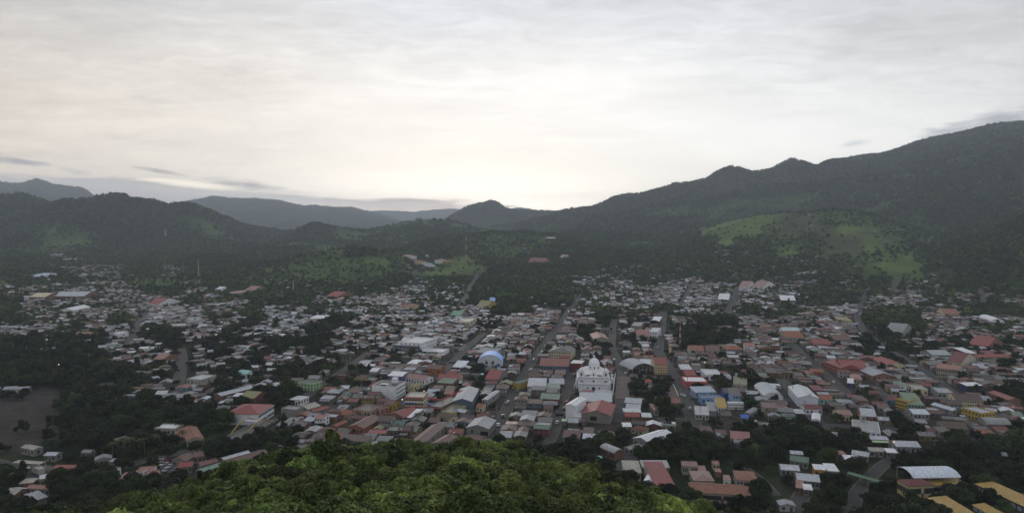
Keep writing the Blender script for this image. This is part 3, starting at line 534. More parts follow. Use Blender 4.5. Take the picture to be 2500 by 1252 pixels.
def shell(w, d, h, roof, rc, wc, pitch=.30, ov=.35, base=-1.5, par=0.0):
    """walls and roof of a house in its own frame: front is -y"""
    wl, rf = MB(), MB(); x, y = w/2, d/2
    xi, yi = x-ov, y-ov
    if roof in ('gx', 'gy', 'hip', 'arch', 'archx', 'shed', 'shedb'):
        wl.box(-xi, xi, -yi, yi, base, h, wc, top=False)
    if roof == 'gx':
        r = y*pitch; wl.face([(-xi, -yi, h), (-xi, 0, h+r*yi/y), (-xi, yi, h)], wc); wl.face([(xi, -yi, h), (xi, yi, h), (xi, 0, h+r*yi/y)], wc)
        rf.slab([(-x, -y, h), (x, -y, h), (x, 0, h+r), (-x, 0, h+r)], -.12, rc); rf.slab([(-x, 0, h+r), (x, 0, h+r), (x, y, h), (-x, y, h)], -.12, rc)
        rf.bar((-x, 0, h+r+.14), (x, 0, h+r+.14), .3, tuple(c*.85 for c in rc), .1)
    elif roof == 'gy':
        r = x*pitch; wl.face([(-xi, -yi, h), (xi, -yi, h), (0, -yi, h+r*xi/x)], wc); wl.face([(-xi, yi, h), (0, yi, h+r*xi/x), (xi, yi, h)], wc)
        rf.slab([(-x, -y, h), (0, -y, h+r), (0, y, h+r), (-x, y, h)], -.12, rc); rf.slab([(0, -y, h+r), (x, -y, h), (x, y, h), (0, y, h+r)], -.12, tuple(c*.97 for c in rc))
        rf.bar((0, -y, h+r+.14), (0, y, h+r+.14), .3, tuple(c*.85 for c in rc), .1)
    elif roof == 'hip':
        m = min(x, y); r = m*pitch; a, b = x-m, y-m
        p = [(-x, -y, h), (x, -y, h), (x, y, h), (-x, y, h)]
        if x >= y: q = [(-a, 0, h+r), (a, 0, h+r)]; fs = [(p[0], p[1], q[1], q[0]), (p[2], p[3], q[0], q[1]), (p[1], p[2], q[1]), (p[3], p[0], q[0])]
        else: q = [(0, -b, h+r), (0, b, h+r)]; fs = [(p[0], p[1], q[0]), (p[1], p[2], q[1], q[0]), (p[2], p[3], q[1]), (p[3], p[0], q[0], q[1])]
        for f in fs: rf.slab(f, -.12, rc)
    elif roof in ('shed', 'shedb'):
        r = d*pitch*.35; f0, f1 = (h, h+r) if roof == 'shed' else (h+r, h)
        for s in (-1, 1): wl.face([(s*xi, -yi, h), (s*xi, yi, h), (s*xi, yi, f1 if f1 > h else h+.01), (s*xi, -yi, f0 if f0 > h else h+.01)], wc)
        yy = yi if roof == 'shed' else -yi
        wl.face([(-xi, yy, h), (xi, yy, h), (xi, yy, h+r), (-xi, yy, h+r)], wc)
        rf.slab([(-x, -y, f0), (x, -y, f0), (x, y, f1), (-x, y, f1)], -.14, rc)
    elif roof in ('arch', 'archx'):
        n = 14; R_ = x if roof == 'arch' else y; L_ = y if roof == 'arch' else x; rise = R_*pitch*1.5
        pr = [(R_*math.sin(t)/math.sin(1.1), rise*(math.cos(t)-math.cos(1.1))/(1-math.cos(1.1))) for t in np.linspace(-1.1, 1.1, n+1)]
        for i in range(n):
            (a, za), (b, zb) = pr[i], pr[i+1]
            if roof == 'arch': q = [(a, -L_, h+za), (b, -L_, h+zb), (b, L_, h+zb), (a, L_, h+za)]
            else: q = [(-L_, a, h+za), (L_, a, h+za), (L_, b, h+zb), (-L_, b, h+zb)]
            rf.slab(q, -.14, rc)
        for s in (-1, 1):
            e = (L_-ov)*s; k = (R_-ov)/R_
            pts = [(a*k, e, h+za*k) if roof == 'arch' else (e, a*k, h+za*k) for a, za in pr]; wl.face(pts if s < 0 else pts[::-1], wc)
    else:   # flat roof behind a parapet
        p = par or .5; wl.box(-x, x, -y, y, base, h, wc, top=False)
        t = .25
        for q in ((-x, x, -y, -y+t), (-x, x, y-t, y), (-x, -x+t, -y+t, y-t), (x-t, x, -y+t, y-t)): wl.box(*q, h, h+p, wc)
        rf.slab([(-x+t, -y+t, h), (x-t, -y+t, h), (x-t, y-t, h), (-x+t, y-t, h)], -.05, rc)
    return wl, rf
GL = (.6, .75, .9)
def windows(root, w, d, h, rows, nf, ns, side, ov, ww=None, wh=None, col=None, z0=.35, door=True, dcol=(.12, .07, .04)):
    xi, yi = w/2-ov, d/2-ov; fh = h/max(rows, 1); col = col or (1.0, 1.15, 1.3)
    dn = nf//2 if door and nf > 1 else -1
    for r in range(rows):
        zb = r*fh+fh*z0; zt = r*fh+fh*(wh or .78)
        for i in range(nf):
            c = -xi+(i+.5)*2*xi/nf; hw = (ww or min(.55, .3*2*xi/nf))
            if r == 0 and i == dn:
                m = MB(); m.box(c-.5, c+.5, -yi-.06, -yi+.05, 0, min(2.1, fh*.8), dcol); m.build('door', M['metal'], root); continue
            m = MB(); m.box(c-hw, c+hw, -yi-.05, -yi+.05, zb, zt, tuple(.05*q for q in col)); o = m.build('window', M['glass'], root)
        for i in range(ns):
            c = -yi+(i+.5)*2*yi/ns; hw = (ww or min(.55, .3*2*yi/ns)); m = MB(); X = side*xi
            m.box(X-.05, X+.05, c-hw, c+hw, zb, zt, tuple(.05*q for q in col)); m.build('window', M['glass'], root)
def place(A, B, D, h):
    a, b, d = (at(p[0], p[1], 270, h)[:2] for p in (A, B, D)); ex = b-a; w = np.linalg.norm(ex); ex /= w; ey = np.array([-ex[1], ex[0]])
    dep = float(np.dot(d-a, ey)); c = (a+b)/2+ey*dep/2
    if dep < 0: dep = -dep
    dep = min(max(dep, 3.0), 70)
    hz = [float(hgt(*(c+ex*w*i/2+ey*dep*j/2))) for i in (-1, 1) for j in (-1, 1)]
    return c, ex, ey, w, dep, float(np.mean(hz)), max(hz)-min(hz)
def bld(name, label, A, B, D, h, roof, rc, wc, win=(1, 3, 2), group=None, cat=None, pitch=.30, wkw=None, open_=False, opening=None):
    rc = K[rc] if isinstance(rc, str) else rc; wc = K[wc] if isinstance(wc, str) else wc
    c, ex, ey, w, d, z0, dz = place(A, B, D, h)
    root = empty(name, (c[0], c[1], z0), atan2(ex[1], ex[0])); tag(root, label, cat or name.replace('_', ' '), group)
    RECTS.append((c[0], c[1], ex[0], ex[1], w/2, d/2))
    ov = .35 if min(w, d) > 5 else .15
    wl, rf = shell(w, d, h, roof, rc, wc, pitch, ov, -1.5-dz)
    if open_:
        rf.build('roof', M['roof'], root); n = max(2, int(w/6)+1)
        for i in range(n):
            for s in (-1, 1):
                m = MB(); X = -w/2+.5+(w-1)*i/(n-1); m.box(X-.15, X+.15, s*(d/2-.5)-.15, s*(d/2-.5)+.15, -1, h, wc); m.build('pillar', M['metal'], root)
    else:
        wl.build('wall', M['wall'], root); rf.build('roof', M['tile' if rc in (K['tile'], K['brown'], K['orange']) else 'roof'], root)
        if win: windows(root, w, d, h, win[0], win[1], win[2], -1 if c[0] > 0 else 1, ov if roof != 'flat' else 0, **(wkw or {}))
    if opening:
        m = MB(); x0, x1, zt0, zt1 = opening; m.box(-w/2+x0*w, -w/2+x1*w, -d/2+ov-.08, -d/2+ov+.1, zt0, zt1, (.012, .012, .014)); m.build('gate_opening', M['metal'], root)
    return root, w, d
# ------------------------------------------------------------ buildings one can point at: eave corners traced (front left, front right, a point of the back edge), eave height
B_ = [
 # around the centre
 ('office_block', 'tall plain white office block with dark flat roof and long window bands', (908, 943), (967, 946), (990, 933), 7.8, 'flat', (.07, .07, .065), 'white', (3, 0, 8), dict(ww=.9, wh=.62, z0=.4)),
 ('shop_building', 'cream three storey shop building with red roof edge and blue awning', (989, 971), (1034, 972), (1049, 959), 7.8, 'flat', (.36, .36, .34), (.58, .53, .36), (3, 6, 2), dict(ww=.8)),
 ('shop', 'dark red roofed shop at the foot of the cream three storey building', (945, 1011), (985, 1020), (996, 998), 3.2, 'gy', 'red', 'brick', (1, 3, 2)),
 ('shop', 'white roofed shop between the red roof and the cream building', (987, 1018), (1003, 1020), (1017, 1003), 3.0, 'shed', 'white', 'block', (1, 2, 1)),
 ('shop_building', 'violet walled building with white roof behind the white office block', (945, 917), (982, 919), (986, 911), 5.5, 'shed', 'white', (.13, .13, .26), (2, 5, 2)),
 ('row_house', 'long pink roofed house with white wall behind the cream building', (983, 922), (1037, 928), (1038, 917), 3.6, 'gx', 'pink', 'white', (1, 8, 2)),
 ('house', 'olive yellow gabled house facing the office block across the side street', (991, 941), (1008, 945), (1015, 934), 3.6, 'gy', 'olive', 'cream', (1, 3, 2)),
 ('shop', 'yellow and orange corner shop with rust roof below the office block', (935, 987), (957, 990), (964, 977), 4.0, 'gx', 'rust', 'yellow', (1, 4, 2)),
 ('shop', 'pink fronted corner shop with dark flat roof beside the narrow street', (905, 996), (928, 1001), (935, 991), 3.6, 'flat', 'dgrey', 'salmon', (1, 3, 2)),
 ('house', 'pale green flat roofed house on the slope by the woods', (726, 935), (765, 939), (779, 931), 4.5, 'flat', (.07, .08, .09), 'mint', (2, 5, 3)),
 ('school_building', 'long white two storey school with red hipped roof near the bridge', (632, 1012), (671, 988), (592, 987), 6.0, 'hip', 'red', 'white', (2, 11, 3), dict(ww=.7)),
 ('house', 'white walled house with pale hipped roof and arched windows', (706, 975), (734, 977), (746, 967), 3.6, 'hip', 'pale', 'white', (1, 4, 3)),
 ('house', 'bare grey block house beside the red roofed school', (686, 998), (722, 1002), (724, 992), 4.6, 'flat', 'grey', 'block', None),
 ('house', 'pale zinc gabled house above the grey block house', (722, 994), (752, 1000), (760, 986), 3.0, 'gy', 'beige', 'block', (1, 3, 2)),
 ('house', 'narrow red roofed house beside the pale zinc gable', (752, 1002), (766, 1006), (780, 989), 3.0, 'gy', 'red', 'block', (1, 2, 1)),
 ('house', 'white walled house with faded pink roof in the trees', (766, 1021), (787, 1023), (797, 1013), 4.4, 'gx', 'pink', 'white', (2, 3, 2)),
 ('house', 'small orange tiled house among trees above the brow', (807, 1040), (822, 1042), (834, 1027), 2.9, 'gy', 'orange', 'brick', (1, 2, 1)),
 ('warehouse', 'wide rust roofed warehouse with orange side wall on the narrow street', (848, 1042), (888, 1046), (912, 1019), 3.5, 'gy', 'rust', 'orange', (1, 4, 0)),
 ('house', 'orange roofed house behind the wide rust warehouse', (830, 1011), (850, 1014), (860, 1002), 3.0, 'gx', 'orange', 'peach', (1, 2, 1)),
 ('shop_building', 'peach walled shop row with dark roof terrace', (862, 1000), (903, 1005), (922, 990), 3.8, 'flat', 'dgrey', 'peach', (1, 6, 2)),
 ('house', 'little yellow gabled roof beside the street end', (910, 1047), (930, 1048), (932, 1041), 3.0, 'gy', 'olive', 'block', (1, 2, 1)),
 ('shop', 'low red roofed shop nearest the brow of the hill', (896, 1057), (940, 1059), (940, 1052), 3.0, 'shed', 'red', 'block', (1, 4, 1)),
 ('unfinished_building', 'unfinished grey concrete building beside the cream three storey shop', (1043, 992), (1076, 996), (1085, 966), 3.0, 'flat', (.13, .12, .12), (.16, .16, .15), (1, 5, 3)),
 ('shop', 'yellow walled yard building with stained grey flat roof', (1077, 1006), (1110, 1009), (1120, 990), 3.0, 'flat', (.14, .14, .12), (.36, .32, .14), (1, 5, 2)),
 ('house', 'little zinc house with ribbed roof by the yellow walled yard', (1113, 1004), (1134, 1008), (1137, 1000), 3.0, 'gx', 'zinc', 'block', (1, 2, 1)),
 ('warehouse', 'large grey zinc gabled warehouse in the middle of town', (1104, 980), (1153, 981), (1187, 950), 4.8, 'gy', (.40, .43, .46), (.10, .13, .18), None),
 ('warehouse', 'narrow zinc side shed of the large grey warehouse', (1176, 976), (1190, 977), (1210, 954), 3.8, 'gy', 'zinc', 'grey', (1, 2, 1)),
 ('workshop', 'zinc and rust roofed workshop with white gate facing the brow', (1137, 1044), (1194, 1048), (1206, 1025), 4.0, 'gy', (.34, .35, .37), 'block', (1, 2, 4)),
 ('market_shed', 'long rust brown market shed running down to the brow', (991, 1085), (1028, 1088), (1056, 1038), 4.0, 'gy', (.135, .075, .068), 'block', (1, 2, 5)),
 ('market_shed', 'short rust shed with pale patches right of the long market shed', (1050, 1083), (1083, 1087), (1100, 1064), 3.2, 'gy', 'rust', 'block', (1, 2, 3)),
 ('market_shed', 'short dark rust shed by the green strip of grass', (1125, 1085), (1172, 1088), (1178, 1065), 3.2, 'gx', 'rust', 'block', (1, 3, 2)),
 ('house', 'little orange tiled house below the large grey warehouse', (1162, 993), (1178, 994), (1180, 986), 3.0, 'gx', 'orange', 'cream', (1, 2, 1)),
 ('house', 'long low cream house with mottled brown roof', (1063, 1015), (1096, 1024), (1099, 1011), 3.0, 'gx', 'brown', 'cream', (1, 5, 1)),
 ('house', 'red roofed house in front of the long red roof row', (1083, 962), (1105, 963), (1109, 953), 3.0, 'gx', 'salmon', 'brick', (1, 3, 1)),
 ('row_house', 'long bright red roofed row beside the narrow street', (1068, 925), (1123, 926), (1128, 915), 3.4, 'gx', 'red', 'cream', (1, 7, 2)),
 ('row_house', 'dull green roofed row below the long bright red roof', (1066, 934), (1104, 937), (1109, 928), 3.0, 'shed', 'green', 'brick', (1, 5, 2)),
 ('shop_building', 'square red roofed building in front of the blue arched gym', (1183, 925), (1216, 927), (1220, 907), 4.0, 'gx', 'red', 'block', (1, 4, 3)),
 # south of the church
 ('shop_building', 'zinc roofed shop with white upper gallery by the wide street', (1287, 943), (1333, 944), (1338, 930), 4.4, 'shed', 'zinc', 'white', (2, 7, 3)),
 ('shop', 'zinc roofed shop next to the white gallery shop', (1340, 937), (1378, 938), (1381, 926), 3.0, 'gx', 'zinc', 'brick', (1, 4, 2)),
 ('shop', 'grey green roofed shop with white roof edge beside the gallery shop', (1334, 949), (1368, 950), (1373, 940), 3.0, 'shed', (.22, .28, .25), 'white', (1, 4, 2)),
 ('shop', 'green roofed shop with dark red wall on the church side street', (1318, 973), (1365, 976), (1370, 963), 3.0, 'gx', (.22, .30, .24), (.20, .05, .05), (1, 4, 1)),
 ('house', 'orange fronted house with green roof at the wide street', (1248, 935), (1262, 938), (1269, 922), 4.0, 'gy', 'green', 'yellow', (1, 2, 3)),
 ('parish_hall', 'long grey blue roofed parish hall across the front of the church', (1413, 979), (1495, 982), (1496, 966), 4.8, 'shed', (.46, .50, .54), (.14, .15, .17), None),
 ('parish_house', 'dark red roofed annex right against the church front', (1420, 965), (1450, 966), (1451, 957), 4.9, 'shed', 'red', 'beige', None),
 ('parish_house', 'pale grey roofed annex right against the church front', (1451, 967), (1494, 969), (1494, 958), 4.9, 'shed', (.42, .43, .46), 'beige', None),
 ('warehouse', 'tall narrow white warehouse with blank walls below the church', (1379, 989), (1405, 992), (1412, 971), 8.4, 'gy', 'white', 'white', None),
 ('warehouse', 'red roofed grey block hall with dark gate opening below the church', (1419, 1010), (1492, 1016), (1497, 988), 4.6, 'gy', (.26, .038, .038), (.21, .20, .18), None),
 ('shed', 'small white shed between the tall white warehouse and the red hall', (1403, 1018), (1420, 1019), (1421, 1010), 3.0, 'shed', 'pale', 'white', None),
 ('house', 'zinc roofed house just below the brown plaza', (1524, 983), (1566, 986), (1569, 974), 3.0, 'gx', 'zinc', 'brick', (1, 4, 2)),
 ('house', 'second zinc roofed house below the brown plaza', (1527, 996), (1564, 998), (1566, 988), 3.0, 'gx', 'zinc', 'block', (1, 4, 2)),
 ('house', 'narrow pale roofed house third below the brown plaza', (1522, 1006), (1566, 1007), (1567, 1000), 3.0, 'shed', 'pale', 'block', (1, 4, 2)),
 ('house', 'dark red roofed brick house fourth below the brown plaza', (1525, 1017), (1563, 1018), (1566, 1008), 3.2, 'gx', 'red', 'brick', (1, 4, 2)),
 ('shop', 'white roofed orange walled shop beside the dark red roofed brick house', (1567, 1018), (1592, 1019), (1595, 1011), 3.0, 'shed', 'pale', 'orange', (1, 3, 1)),
 ('row_house', 'narrow rust wing with white spots reaching down from the red roof row', (1596, 1001), (1608, 1001), (1609, 986), 3.2, 'gy', (.24, .09, .07), 'block', (1, 1, 3)),
 ('row_house', 'red roofed row with white spots below the park', (1600, 983), (1663, 985), (1665, 973), 3.2, 'gx', (.24, .09, .07), 'block', (1, 7, 1)),
 ('house', 'lone little white roofed house in the woods below the plaza', (1520, 1041), (1543, 1042), (1543, 1034), 2.6, 'shed', 'white', 'block', (1, 2, 1)),
 ('market_hall', 'long white gabled market hall standing in the woods', (1585, 1082), (1648, 1062), (1546, 1069), 4.2, 'gx', 'white', (.22, .23, .25), (1, 10, 3)),
 ('shed', 'row of low zinc sheds beside the white market hall', (1537, 1098), (1571, 1089), (1562, 1082), 2.8, 'gx', (.33, .33, .32), 'block', (1, 4, 1)),
 ('workshop', 'grey curved roof workshop with brick wall and row of windows', (1464, 1092), (1500, 1107), (1529, 1104), 3.8, 'archx', (.38, .39, .40), 'brick', (1, 6, 2)),
 ('house', 'pale blue roofed house at the end of the teal roof', (1406, 1122), (1430, 1128), (1441, 1115), 3.0, 'gy', (.50, .56, .60), 'grey', (1, 2, 2)),
 ('house', 'bright teal roofed house near the curved roof workshop', (1434, 1122), (1449, 1126), (1460, 1114), 3.2, 'gy', 'teal', 'grey', (1, 2, 2)),
 ('house', 'white roofed house just above the brow below the teal roof', (1447, 1143), (1470, 1146), (1474, 1133), 3.0, 'gx', 'pale', 'block', (1, 2, 2)),
 ('shop_building', 'beige sloping roofed shop with cream arcade and dark windows', (1523, 1152), (1567, 1154), (1566, 1133), 3.8, 'shed', 'beige', 'cream', (1, 6, 2)),
 ('shop_building', 'long pale grey roofed shop behind the white gabled hall', (1568, 1141), (1636, 1143), (1636, 1129), 3.6, 'shed', (.38, .38, .37), 'block', (1, 8, 2)),
 ('hall', 'white gabled hall joined to the big red roof', (1571, 1172), (1598, 1177), (1594, 1142), 4.2, 'gy', 'white', (.40, .44, .50), (1, 3, 3)),
 ('supermarket', 'big plain red roofed supermarket above the brow', (1600, 1186), (1650, 1188), (1645, 1141), 4.4, 'shed', (.28, .070, .065), (.35, .40, .38), (1, 6, 2)),
 ('school_building', 'small pink roofed grey school block with dark windows', (1665, 1137), (1704, 1139), (1703, 1127), 4.0, 'gx', 'pink', 'beige', (1, 7, 2)),
 ('school_building', 'low pink roofed wing joined to the small grey school block', (1704, 1149), (1725, 1150), (1723, 1140), 3.0, 'shed', 'pink', 'beige', (1, 3, 1)),
 ('school_building', 'square hipped tile roof with greyed face in the school yard', (1693, 1173), (1745, 1175), (1738, 1150), 3.4, 'hip', (.30, .19, .16), 'beige', (1, 7, 3)),
 ('school_building', 'square orange tiled hipped roof at the edge of the school yard', (1797, 1172), (1851, 1175), (1841, 1151), 3.6, 'hip', 'tile', 'beige', (1, 6, 3)),
 ('school_building', 'tiny pink roofed room between the two hipped school roofs', (1769, 1173), (1786, 1174), (1786, 1163), 3.2, 'shed', 'pink', 'white', (1, 2, 1)),
 ('school_building', 'very long orange tiled school block above the trees', (1686, 1202), (1834, 1210), (1868, 1187), 3.8, 'gx', 'tile', 'beige', (1, 18, 3), dict(ww=.9)),
 ('school_building', 'lower orange tiled classroom below the very long school block', (1700, 1231), (1735, 1235), (1731, 1211), 3.0, 'hip', 'tile', 'beige', (1, 3, 2)),
 ('shed', 'grey zinc shed left of the lower tiled classroom', (1671, 1233), (1690, 1235), (1687, 1221), 2.8, 'shed', 'zinc', 'grey', None),
 ('guard_house', 'tiny red roofed guard house among the school trees', (1740, 1133), (1757, 1134), (1756, 1125), 2.6, 'gx', 'salmon', 'cream', (1, 2, 1)),
 ('shed', 'flat red roofed shed below the tiny guard house', (1746, 1152), (1762, 1153), (1760, 1146), 2.4, 'shed', 'salmon', 'brick', None),
 ('hall', 'red roofed sports hall in the woods right of the market hall', (1783, 1070), (1832, 1074), (1822, 1055), 4.6, 'gx', (.34, .15, .14), 'block', (1, 5, 2)),
 ('shed', 'curved grey shed in front of the red roofed sports hall', (1792, 1081), (1842, 1083), (1838, 1075), 3.2, 'archx', 'grey', 'block', None),
 # right of the park
 ('shop_building', 'red roofed shop carrying the lit red sign', (1674, 917), (1702, 917), (1697, 905), 4.0, 'gx', 'red', 'dred', (1, 3, 2)),
 ('supermarket', 'white flat roofed store with red wall facing the avenue', (1673, 932), (1728, 933), (1723, 921), 4.0, 'flat', 'white', (.55, .12, .12), (1, 5, 3)),
 ('shop_building', 'broad white roof behind the white store with the red wall', (1722, 915), (1763, 916), (1747, 903), 4.0, 'flat', 'pale', 'white', (1, 4, 2)),
 ('shop', 'white roofed shop behind the lit red sign', (1662, 902), (1690, 902), (1690, 894), 3.4, 'shed', 'pale', 'block', (1, 3, 1)),
 ('shop_building', 'pale blue walled building with grey blue roof by the avenue', (1697, 958), (1750, 957), (1752, 947), 3.8, 'shed', (.36, .44, .52), 'lblue', (1, 6, 3)),
 ('shop_building', 'bright blue fronted shop below the pale blue building', (1713, 973), (1766, 973), (1766, 965), 3.6, 'flat', (.16, .18, .22), 'blue', (1, 5, 2)),
 ('house', 'tall light blue house with dark roof and big windows', (1788, 966), (1812, 966), (1809, 953), 5.6, 'shed', (.10, .10, .10), (.30, .46, .66), (2, 3, 2)),
 ('house', 'deep blue walled house with rust roof beside the tall blue house', (1768, 960), (1784, 960), (1783, 949), 4.0, 'gx', 'rust', (.03, .10, .36), (1, 2, 1)),
 ('house', 'white two storey house with bright yellow gabled roof', (1752, 995), (1775, 996), (1770, 974), 4.8, 'gx', 'yellow', 'white', (2, 3, 2)),
 ('shed', 'grey blank walled shed beside the yellow roofed house', (1730, 1003), (1751, 1004), (1748, 988), 3.0, 'shed', (.30, .31, .33), 'grey', None),
 ('shop', 'striped white and rust roofed shop at the foot of the avenue', (1697, 1012), (1732, 1014), (1716, 993), 3.0, 'gx', (.50, .50, .52), 'beige', (1, 4, 2)),
 ('house', 'curved pale roof by the blue canopy', (1815, 1009), (1832, 1012), (1823, 995), 3.0, 'arch', 'grey', 'block', None),
 ('shop', 'olive flat roofed shop above the tall light blue house', (1790, 938), (1824, 940), (1822, 923), 4.0, 'flat', (.20, .21, .12), 'beige', (1, 4, 1)),
 ('warehouse', 'big plain white warehouse with ridged roof on the right side', (1948, 971), (2000, 973), (1981, 946), 5.6, 'gy', (.62, .64, .67), (.60, .63, .70), None),
 ('gymnasium', 'pale arched roof hall left of the big white warehouse', (1865, 968), (1914, 970), (1905, 944), 3.4, 'arch', (.42, .46, .50), 'white', None),
 ('house', 'dark red walled house behind the big white warehouse', (1986, 953), (2013, 954), (2009, 945), 3.6, 'shed', 'dred', 'dred', (1, 4, 2)),
 ('house', 'orange tiled house right of the big white warehouse', (2000, 975), (2034, 977), (2023, 965), 3.0, 'gx', 'orange', 'teal', (1, 3, 2)),
 ('house', 'white house with two red brown roofs below the white warehouse', (1966, 999), (2009, 1000), (2004, 989), 3.4, 'gx', 'dred', 'white', (1, 4, 2)),
 ('house', 'small white gabled house at the street edge by the woods', (1981, 1024), (2003, 1026), (1994, 1010), 2.8, 'gy', 'white', 'white', (1, 2, 2)),
 ('house', 'faded pink roofed house with cream front', (2047, 1013), (2083, 1014), (2081, 1002), 3.4, 'gx', 'pink', 'cream', (1, 4, 2)),
 ('house', 'split zinc roofed house with pink wall', (2103, 1015), (2141, 1018), (2131, 1000), 3.2, 'gx', 'zinc', 'salmon', (1, 4, 2)),
 ('hall', 'white walled open yard hall behind the broad dark tree', (2082, 1050), (2150, 1058), (2165, 1034), 2.4, 'flat', (.30, .31, .30), 'white', (1, 6, 2)),
 ('shop_building', 'yellow striped three storey building beside a green roof', (2186, 974), (2214, 981), (2219, 971), 5.8, 'flat', (.18, .20, .13), 'yellow', (3, 3, 1), dict(ww=1.6, wh=.7)),
 ('shop_building', 'wide green roofed building with grey wall beside the yellow striped one', (2216, 987), (2258, 990), (2264, 970), 4.8, 'shed', (.15, .23, .15), (.22, .27, .24), (2, 5, 1)),
 ('shop', 'pair of white roofs below the wide green roof', (2230, 1011), (2271, 1012), (2266, 1000), 3.2, 'gx', (.56, .62, .66), 'grey', (1, 4, 2)),
 ('house', 'blue white roofed house between trees right of the wide green roof', (2325, 1003), (2347, 1001), (2327, 982), 3.0, 'gy', (.46, .52, .58), 'grey', (1, 2, 2)),
 ('shop_building', 'grey blue roofed store with bright yellow side wall', (2397, 1010), (2430, 1007), (2417, 989), 5.0, 'flat', (.36, .40, .44), 'yellow', (2, 4, 6)),
 ('shop_building', 'dark brown roofed building with cream galleries', (2333, 976), (2403, 980), (2396, 966), 4.2, 'gx', (.075, .05, .045), 'cream', (2, 12, 3)),
 ('shop', 'grey blue roofed shop left of the cream galleries', (2290, 959), (2331, 962), (2326, 949), 3.6, 'flat', (.32, .35, .38), 'grey', (1, 4, 2)),
 ('shop_building', 'dark blue walled building under a bright white roof', (2360, 942), (2400, 941), (2398, 935), 4.2, 'shed', 'white', (.04, .05, .13), (1, 5, 1)),
 ('row_house', 'long orange red roof slanting down past the dark tree', (2411, 958), (2461, 977), (2473, 969), 3.6, 'gx', (.26, .08, .06), 'brick', (1, 6, 1)),
 ('warehouse', 'brown roofed warehouse at the wood edge on the right', (2310, 1045), (2366, 1048), (2351, 1031), 3.4, 'gx', 'brown', 'block', (1, 5, 2)),
 ('warehouse', 'low grey roof below the yellow walled store', (2408, 1036), (2470, 1038), (2450, 1025), 3.2, 'archx', 'grey', 'block', None),
 ('pavilion', 'green hipped pavilion roof above white roofs', (2212, 944), (2232, 944), (2230, 931), 4.0, 'hip', (.15, .25, .19), 'white', (1, 3, 2)),
 ('shop_building', 'cream walled block with grey roof right of the green pavilion', (2235, 951), (2265, 952), (2264, 942), 4.4, 'flat', (.33, .35, .38), 'cream', (1, 3, 2)),
 ('college_building', 'long brick red college front wing with white cornice', (2054, 898), (2119, 901), (2113, 885), 5.2, 'gx', 'red', (.30, .09, .06), (2, 12, 3)),
 ('college_building', 'brick red college side wing running back along the street', (2014, 883), (2051, 899), (2076, 888), 5.2, 'gx', 'red', (.30, .10, .07), (2, 10, 2)),
 ('row_house', 'long cream walled house with bright red roof behind the college', (2127, 876), (2166, 891), (2205, 889), 4.0, 'gx', (.30, .05, .045), 'cream', (1, 10, 1)),
 ('apartment_building', 'long beige apartment block with rows of small dark windows', (2285, 898), (2344, 905), (2348, 896), 6.6, 'gx', 'salmon', (.34, .31, .27), (2, 11, 2)),
 ('warehouse', 'grey ribbed roof warehouse with brick wall right of the college', (2130, 918), (2184, 919), (2169, 903), 4.2, 'gy', (.34, .36, .39), 'brick', (1, 5, 2)),
 ('house', 'salmon roofed house under the long white roof edge', (2078, 925), (2106, 927), (2096, 915), 3.4, 'hip', 'salmon', 'beige', (1, 4, 2)),
 ('house', 'small bright white roof below the salmon roofed house', (2068, 935), (2084, 936), (2078, 928), 3.2, 'shed', 'white', 'dblue', (1, 2, 1)),
 ('shop', 'teal blue walled shop with rust roof left of the yellow stripes', (2165, 976), (2186, 979), (2190, 967), 4.0, 'gx', 'dred', (.04, .16, .22), (1, 2, 1)),
 # bottom right
 ('school_building', 'cream school hall with dark red hipped roof before the white canopy', (2218, 1188), (2283, 1184), (2197, 1171), 5.2, 'hip', (.13, .022, .026), (.56, .48, .27), (1, 8, 4), dict(ww=.7)),
 ('school_building', 'ochre roofed school wing behind the dark red hipped roof', (2283, 1186), (2358, 1180), (2334, 1165), 3.8, 'shed', 'gold', (.42, .42, .40), (1, 9, 2), dict(ww=1.1)),
 ('school_building', 'longest ochre roofed school block with two rows of pale windows', (2379, 1181), (2545, 1258), (2415, 1176), 5.8, 'shed', 'gold', (.055, .085, .12), None),
 ('school_building', 'ochre roofed school block cut by the picture corner below the others', (2263, 1215), (2352, 1272), (2306, 1213), 5.8, 'shed', 'gold', (.055, .085, .12), None),
 ('school_building', 'short ochre roof between the two longer school blocks', (2371, 1232), (2430, 1265), (2400, 1229), 5.0, 'shed', 'gold', (.055, .085, .12), None),
 ('house', 'grey roofed house by the pale road bend', (2188, 1090), (2250, 1092), (2253, 1078), 3.8, 'gx', 'zinc', 'grey', (1, 5, 2)),
 ('house', 'low white roof beside the road bend house', (2165, 1105), (2193, 1106), (2191, 1098), 2.8, 'shed', 'white', 'block', (1, 3, 1)),
 ('house', 'beige roofed house with long retaining wall', (2123, 1101), (2160, 1103), (2157, 1093), 3.0, 'gx', 'beige', 'block', (1, 3, 1)),
 ('house', 'red roofed house among the small zinc roofs by the woods', (2026, 1108), (2067, 1110), (2061, 1100), 3.0, 'hip', 'salmon', 'block', (1, 4, 1)),
 ('house', 'dull green gabled house at the wood edge', (1927, 1124), (1974, 1131), (1977, 1117), 3.0, 'gx', 'green', 'block', (1, 4, 1)),
 ('house', 'zinc roofed house above the dull green gable', (1930, 1108), (1962, 1110), (1965, 1102), 2.8, 'gx', 'zinc', 'block', (1, 3, 1)),
 ('house', 'white and grey roofed house below the dull green gable', (1906, 1147), (1954, 1150), (1958, 1136), 3.0, 'gx', (.52, .54, .58), 'block', (1, 4, 1)),
 ('house', 'white roofed house with vivid orange wall', (1988, 1146), (2018, 1148), (2021, 1138), 3.6, 'shed', 'white', (.55, .25, .04), (1, 3, 1)),
 ('house', 'bright white roofed house beside the vivid orange wall', (2021, 1150), (2050, 1151), (2053, 1137), 3.2, 'shed', 'white', 'block', (1, 3, 1)),
